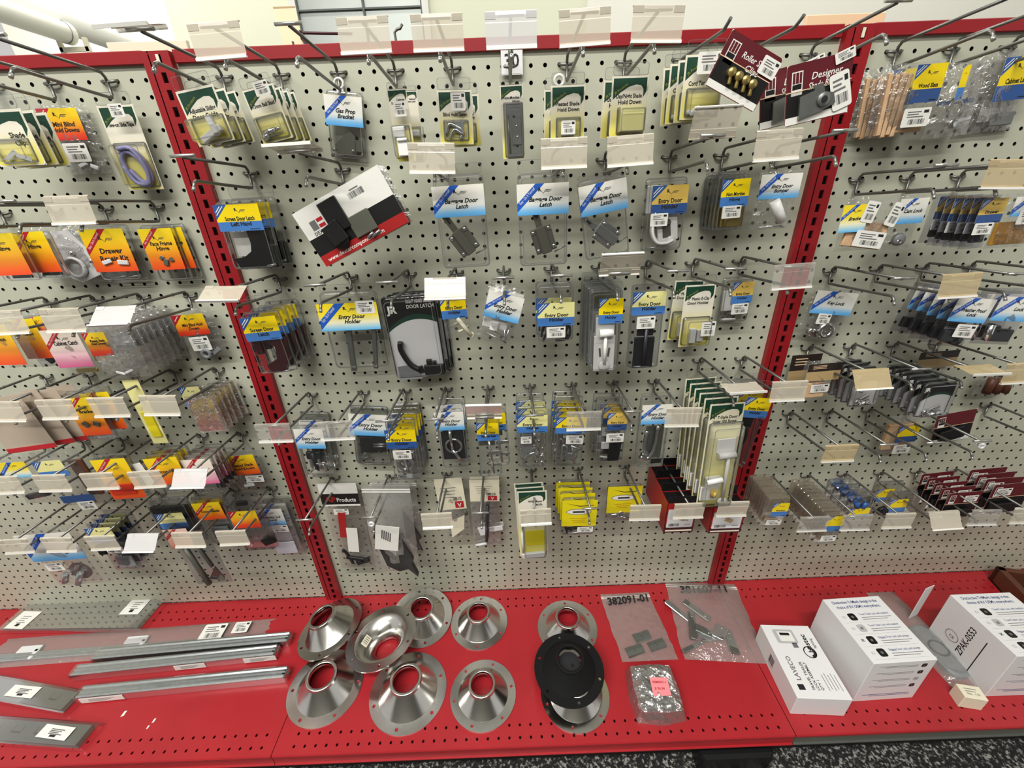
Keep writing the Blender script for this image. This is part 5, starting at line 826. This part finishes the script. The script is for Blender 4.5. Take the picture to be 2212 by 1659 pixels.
def tops(mb, w, d): lines(mb, w*.2, d*.7, w*.55, 2, .22, .06); mb.text('No.  110', w*.5, d*.25, .2, 'inkgrey', -.006, maxw=w*.7)
carton((2069, 1526.6), (2110.5, 1524), (2080, 1502), (2059, 1472), 'tiny cream cardboard box in front of the big right carton', tops, None, nmat='cream')

# ------------------------------------------------------------------ slides and bars on the left shelf
def flat(q, z): a, b, c = [atz(*p, SZ+z) for p in q]; U = b-a; V = c-a; return a, U, V   # TL, TR, BL on a plane z above the shelf
def slide_pack(q, t, lab, labels, rows):
    a, U, V = flat(q, t); w = U.length; ang = math.atan2(U.y, U.x); n = Vector((-math.sin(ang), math.cos(ang), 0)); d = abs(V.dot(n))
    e = empty('drawer_slide_bundle', W(a.x, a.y, SZ+.01), (0, 0, ang)); tag(e, lab, 'drawer slides', 'bundles of grey drawer slides on the shelf')
    for r in range(rows):
        mb = MB(); y0 = -d*(r+.5)/rows; mb.box((w/2, y0, t*.45), (w, d/rows*.94, t*.9), 'slidegrey', bev=.06)
        for i in range(int(w/2.4)): mb.box((1.2+2.4*i, y0+.1, t*.91), (.9, d/rows*.35, .03), 'slideline'); mb.box((1.2+2.4*i+.06, y0+.16, t*.925), (.86, d/rows*.29, .03), 'slidegrey')
        mb.build('drawer_slide', e)
    mb = MB(); mb.box((w/2+.2, -d/2, t*.5), (w+1.1, d+.35, t*1.06), 'clear', bev=.1); mb.build('clear_wrap', e)
    for u, v, lw in labels:
        mb = MB(); sheet(mb, -lw/2, lw/2, -d*.3, d*.3, 'white', 0); lines(mb, -lw*.2, d*.12, lw*.45, 4, d*.07, .08, y=-.006); mb.box((0, -.006, -d*.17), (lw*.2, .004, d*.1), 'ink')
        o = to_top(mb, 0).build('paper_label', e); o.location = (u*w*I, -v*d*I, (t*1.06+.02)*I); o.rotation_euler = (0, 0, random.uniform(-.06, .06))
slide_pack(((72, 1297), (347, 1293), (13, 1358)), .7, 'bundle of two grey drawer slides at the back by the pegboard', ((.1, .72, 2.4), (.86, .28, 2.4)), 2)
slide_pack(((-80, 1448), (170, 1492), (-95, 1492)), .7, 'grey drawer slide bundle in the middle of the left edge, slanting down right', ((.62, .5, 3.2),), 1)
slide_pack(((-60, 1545), (200, 1563), (-70, 1594)), .7, 'grey drawer slide bundle nearest the front at the left edge', ((.78, .5, 3.2),), 1)
def bar(p0, p1, lab, lw=1.15, labels=()):
    a, b = atz(*p0, SZ+1.0), atz(*p1, SZ+1.0); L = (b-a).length; ang = math.atan2(b.y-a.y, b.x-a.x)
    e = empty('steel_rail', W(a.x, a.y, SZ+.01), (0, 0, ang)); tag(e, lab, 'rail', 'silver wrapped rails on the shelf')
    mb = MB(); pr = [(-.5, 0), (.5, 0), (.5, .95), (.36, 1.0), (.24, .9), (.14, .9), (.04, 1.02), (-.06, .9), (-.2, .9), (-.36, 1.0), (-.5, .95)]
    mb.loft([[(x, u*lw, v) for u, v in pr] for x in (0, L)], 'galv', cap=True); mb.build('channel', e)
    mb = MB(); mb.box((L-.1, 0, .5), (.5, .9*lw, .8), 'steel', bev=.1); mb.box((L+.2, .1, .55), (.25, .4, .4), 'gunmetal', bev=.08); mb.build('end_fitting', e)
    mb = MB(); mb.box((L/2, 0, .53), (L+.5, lw*1.12, 1.1), 'clear', bev=.12); mb.build('clear_wrap', e)
    for u, ww in labels: mb = MB(); mb.box((u*L, -lw*.58, .5), (ww, .03, .7), 'white'); lines(mb, u*L-ww*.3, .65, ww*.6, 3, .15, .06, y=-lw*.58-.02); mb.build('paper_label', e)
bar((207, 1412), (622, 1374), 'silver rail at the back of the three stacked rails, above its twin')
bar((160, 1447), (594, 1402), 'silver rail in the middle with two paper labels on its side', labels=((.58, 3.2), (.93, 3.4)))
bar((172, 1494), (616, 1450), 'silver rail nearest the front, lying alone', labels=((.12, 4.2),))
a, U, V = flat(((14, 1378), (590, 1334), (0, 1440)), .25); w = U.length; ang = math.atan2(U.y, U.x); d = abs(V.dot(Vector((-math.sin(ang), math.cos(ang), 0))))
e = empty('bagged_rail', W(a.x, a.y, SZ+.02), (0, 0, ang)); tag(e, 'flat clear bag with a grey rail and white clips, behind the silver rails', 'bagged rail')
mb = pillow(w, d, .45, 'zipfilm', 3); mb.v = [(x+w/2, z, -y) for x, y, z in mb.v]; mb.build('clear_bag', e)
mb = MB(); mb.box((w*.47, -d*.72, .2), (w*.9, .9, .35), 'galv', bev=.06); mb.box((w*.47, -d*.72, .4), (w*.9, .25, .08), 'galv', bev=.03); mb.build('rail', e)
for u, v, s in ((.14, .5, 1), (.52, .45, 1)): mb = MB(); mb.box((u*w, -v*d, .3), (2.4, .9, .25), 'frost', bev=.1); mb.box((u*w+1, -v*d-.6, .3), (.5, 1.2, .25), 'frost', bev=.1); mb.build('plastic_clip', e)
for u, v, s in ((.8, .42, 2.6), (.9, .33, 1.8)): mb = MB(); sticker(mb, 0, 0, s, s*.75, 0); o = to_top(mb, 0).build('paper_sticker', e); o.location = (u*w*I, -v*d*I, .5*I)
for k, (px, py, s) in enumerate(((268, 1542, .28), (333, 1557, .2), (320, 1571, .16))):
    p = atz(px, py, SZ); mb = MB(); mb.poly([(-s/2, -s, .02), (s/2, -s*.6, .05), (s*.4, s, .02), (-s*.3, s*.7, .06)], 'white'); mb.poly([(-s/2, -s, .0), (-s*.3, s*.7, .0), (s*.4, s, .0), (s/2, -s*.6, .0)], 'white')
    tag(mb.build('paper_scrap', None, W(p.x, p.y, SZ+.01)), ['largest white paper scrap on the red shelf, right of the slides', 'small white paper scrap, upper of the two little ones', 'tiny white paper scrap, lower of the two little ones'][k], 'scrap', 'paper scraps on the red shelf')

# ------------------------------------------------------------------ bags and wrapped part on the middle shelf
def lay_bag(q, lab, t, seed, text, tz):
    a, U, V = flat(q, .05); w = U.length; ang = math.atan2(U.y, U.x); d = abs(V.dot(Vector((-math.sin(ang), math.cos(ang), 0)))); sk = V.dot(U.normalized())
    e = empty('zip_bag', W(a.x, a.y, SZ+.02), (0, 0, ang)); tag(e, lab, 'zip bag')
    mb = pillow(w, d, t, 'zipfilm', seed, zip_=True); mb.v = [(x+w/2+sk*(-z/d), z, max(.01, -y)) for x, y, z in mb.v]; mb.build('clear_bag', e)
    mb = MB(); mb.text(text, 0, 0, .95, 'ink', 0, maxw=w*.84, shear=.12, off=.025, ang=.06); o = to_top(mb, 0).build('handwriting', e); o.location = ((w*.5+sk*tz)*I, -tz*d*I, min(t+.12, .6)*I)
    return e, w, d, sk
e, w, d, sk = lay_bag(((1296, 1284), (1400, 1279), (1345, 1430)), 'flat zip bag marked 382091-01 holding three grey metal clips', .3, 5, '382091-01', .2)
inv = e.matrix_basis.inverted()
for px, py in ((1386, 1375), (1418, 1393), (1371, 1405)):
    p = atz(px, py, SZ+.2); mb = MB(); pr = [(-.55, .05), (-.45, .3), (0, .38), (.45, .3), (.55, .05), (.45, .22), (0, .28), (-.45, .22)]
    mb.loft([[(x, u, v) for u, v in pr] for x in (-.95, .95)], 'steel', cap=True); mb.box((0, 0, .42), (.16, .3, .1), 'gunmetal'); o = mb.build('metal_clip', e)
    lp = inv@W(p.x, p.y, SZ+.03); o.location = lp; o.rotation_euler = (0, 0, .25)
e, w, d, sk = lay_bag(((1436, 1256), (1588, 1262), (1478, 1424)), 'bulging zip bag of steel latch parts marked 381607-11, leaning at the pegboard', 1.1, 9, '381607-11', .19)
inv = e.matrix_basis.inverted()
for i, (px, py, L, wd, a, t) in enumerate(((1468, 1322, 3.0, .6, -.75, .4), (1505, 1318, 2.6, .6, -.7, .6), (1496, 1350, 3.0, .6, 1.35, .8), (1535, 1375, 2.0, .8, .2, .5), (1500, 1395, 2.8, .35, .5, .3), (1580, 1385, 2.4, .7, 1.5, .5), (1555, 1365, 1.6, 1.0, .9, .7), (1520, 1362, 1.4, .7, -.4, .9))):
    p = atz(px, py, SZ+t); mb = MB(); L *= 1.2; wd *= 1.25; mb.box((0, 0, 0), (L, wd, .18), 'steel' if i % 3 else 'zinc', bev=.05); mb.box((0, wd/2-.05, -.12), (L, .1, .3), 'steel'); mb.lathe([(.001, .14), (.14, .14), (.16, .1), (.16, .05)], 'chrome', 12, (L*.32, 0, 0)); o = mb.build('latch_part', e)
    o.location = inv@W(p.x, p.y, SZ+t); o.rotation_euler = (.15*(i % 3-1), .1, a)
a, U, V = flat(((1348, 1436), (1444, 1433), (1345, 1556)), .9); w = U.length+.3; ang = math.atan2(U.y, U.x); d = abs(V.dot(Vector((-math.sin(ang), math.cos(ang), 0))))
e = empty('wrapped_part', W(a.x, a.y, SZ+.01), (0, 0, ang)); tag(e, 'metal part in crinkled clear wrap with a pink price note', 'wrapped part')
rr = random.Random(4)
mb = MB(); mb.box((w*.5, -d*.22, 1.0), (w*.7, 1.1, .9), 'galv', bev=.3); mb.box((w*.5, -d*.6, .7), (w*.62, 2.2, .9), 'steel', bev=.2); mb.tube([(w*.28, -d*.5, 1.15), (w*.22, -d*.85, .9)], .3, 'dkplastic', 10); mb.tube([(w*.7, -d*.5, 1.15), (w*.75, -d*.85, .9)], .3, 'dkplastic', 10); mb.build('metal_block', e)
for lay in range(2):
    mb = MB(); nx = nz = 12; g = {}
    for j in range(nz+1):
        for i in range(nx+1):
            u, v = i/nx*2-1, j/nz*2-1; s = max(abs(u), abs(v))**5; sq_ = (1-.12*abs(u*v)); z = (1.65+.1*lay)*(1-s)**.5+rr.uniform(-.2, .2)*(1-s)
            g[(i, j)] = len(mb.v); mb.v.append((w*.5+u*w*.53*sq_, -d*.5-v*d*.53*sq_, max(0.02, z)))
    for j in range(nz):
        for i in range(nx): mb.face((g[(i, j)], g[(i, j+1)], g[(i+1, j+1)], g[(i+1, j)]), 'wrapfilm', smooth=False)
    mb.build('bubble_wrap', e)
mb = MB(); mb.pxz([(-.85, -.8), (.85, -.72), (.85, .8), (-.85, .8)], 0, 'pink'); mb.text('RBM6001-1', 0, .3, .2, 'redrib', -.01, maxw=1.4, shear=.1); mb.text('$ 96.94', -.1, -.25, .22, 'redrib', -.01, maxw=1.1, shear=.1)
o = to_top(mb, 0).build('price_note', e); o.location = (w*.56*I, -d*.55*I, 1.9*I); o.rotation_euler = (.12, 0, -.04)
# dark pad in a bag between the two big cartons
A, B = atz(1925, 1300, SZ+.3), atz(2085, 1470, SZ+.3); dv = B-A; L = dv.length; ang = math.atan2(dv.y, dv.x)
e = empty('bagged_pad', W(A.x, A.y, SZ+.01), (0, 0, ang)); tag(e, 'dark grey pad in a clear bag wedged between the two big white cartons', 'bagged part')
mb = pillow(3.4, L+2.5, 1.1, 'zipfilm', 12); mb.v = [(-z-1.5, x, max(.02, -y)) for x, y, z in mb.v]; mb.build('clear_bag', e)
mb = MB(); o8 = rrect(L*.35, L*.98, -1.1, 1.1, .9, 5)
mb.loft([[(x, z, .05) for x, z in o8], [(x, z, .55) for x, z in o8], [(L*.66+(x-L*.66)*.9, z*.85, .7) for x, z in o8]], 'greyplastic', cap=True); mb.v = mb.v; mb.build('grey_pad', e)
mb = MB(); mb.ring((L*.66, 0, .75), .8, .09, 'dkplastic', R=Matrix.Rotation(math.pi/2, 3, 'X')); mb.build('seal_ring', e)
p = atz(2160, 1290, SZ); p.y = -5.9
e = empty('wooden_holder', W(p.x, p.y, SZ+.01), (0, 0, -.25)); tag(e, 'brown wooden frame holding a black tool at the right back corner', 'wooden frame')
mb = MB(); mb.box((.35, 2.5, 1.1), (.7, 5, 2.2), 'brown', bev=.05); mb.box((3, 4.6, 1.1), (6, .6, 2.2), 'brown', bev=.05); mb.box((3, 2.5, .15), (6, 5, .3), 'darkbrown'); mb.build('wood_frame', e)
mb = MB(); mb.box((2.4, 2.4, .9), (3.2, 1.2, .8), 'black', R=Matrix.Rotation(.3, 3, 'Z'), bev=.2); mb.tube([(1.2, 1.8, 1.1), (3.6, 2.8, 1.3)], .12, 'chrome', 8); mb.build('black_tool', e)
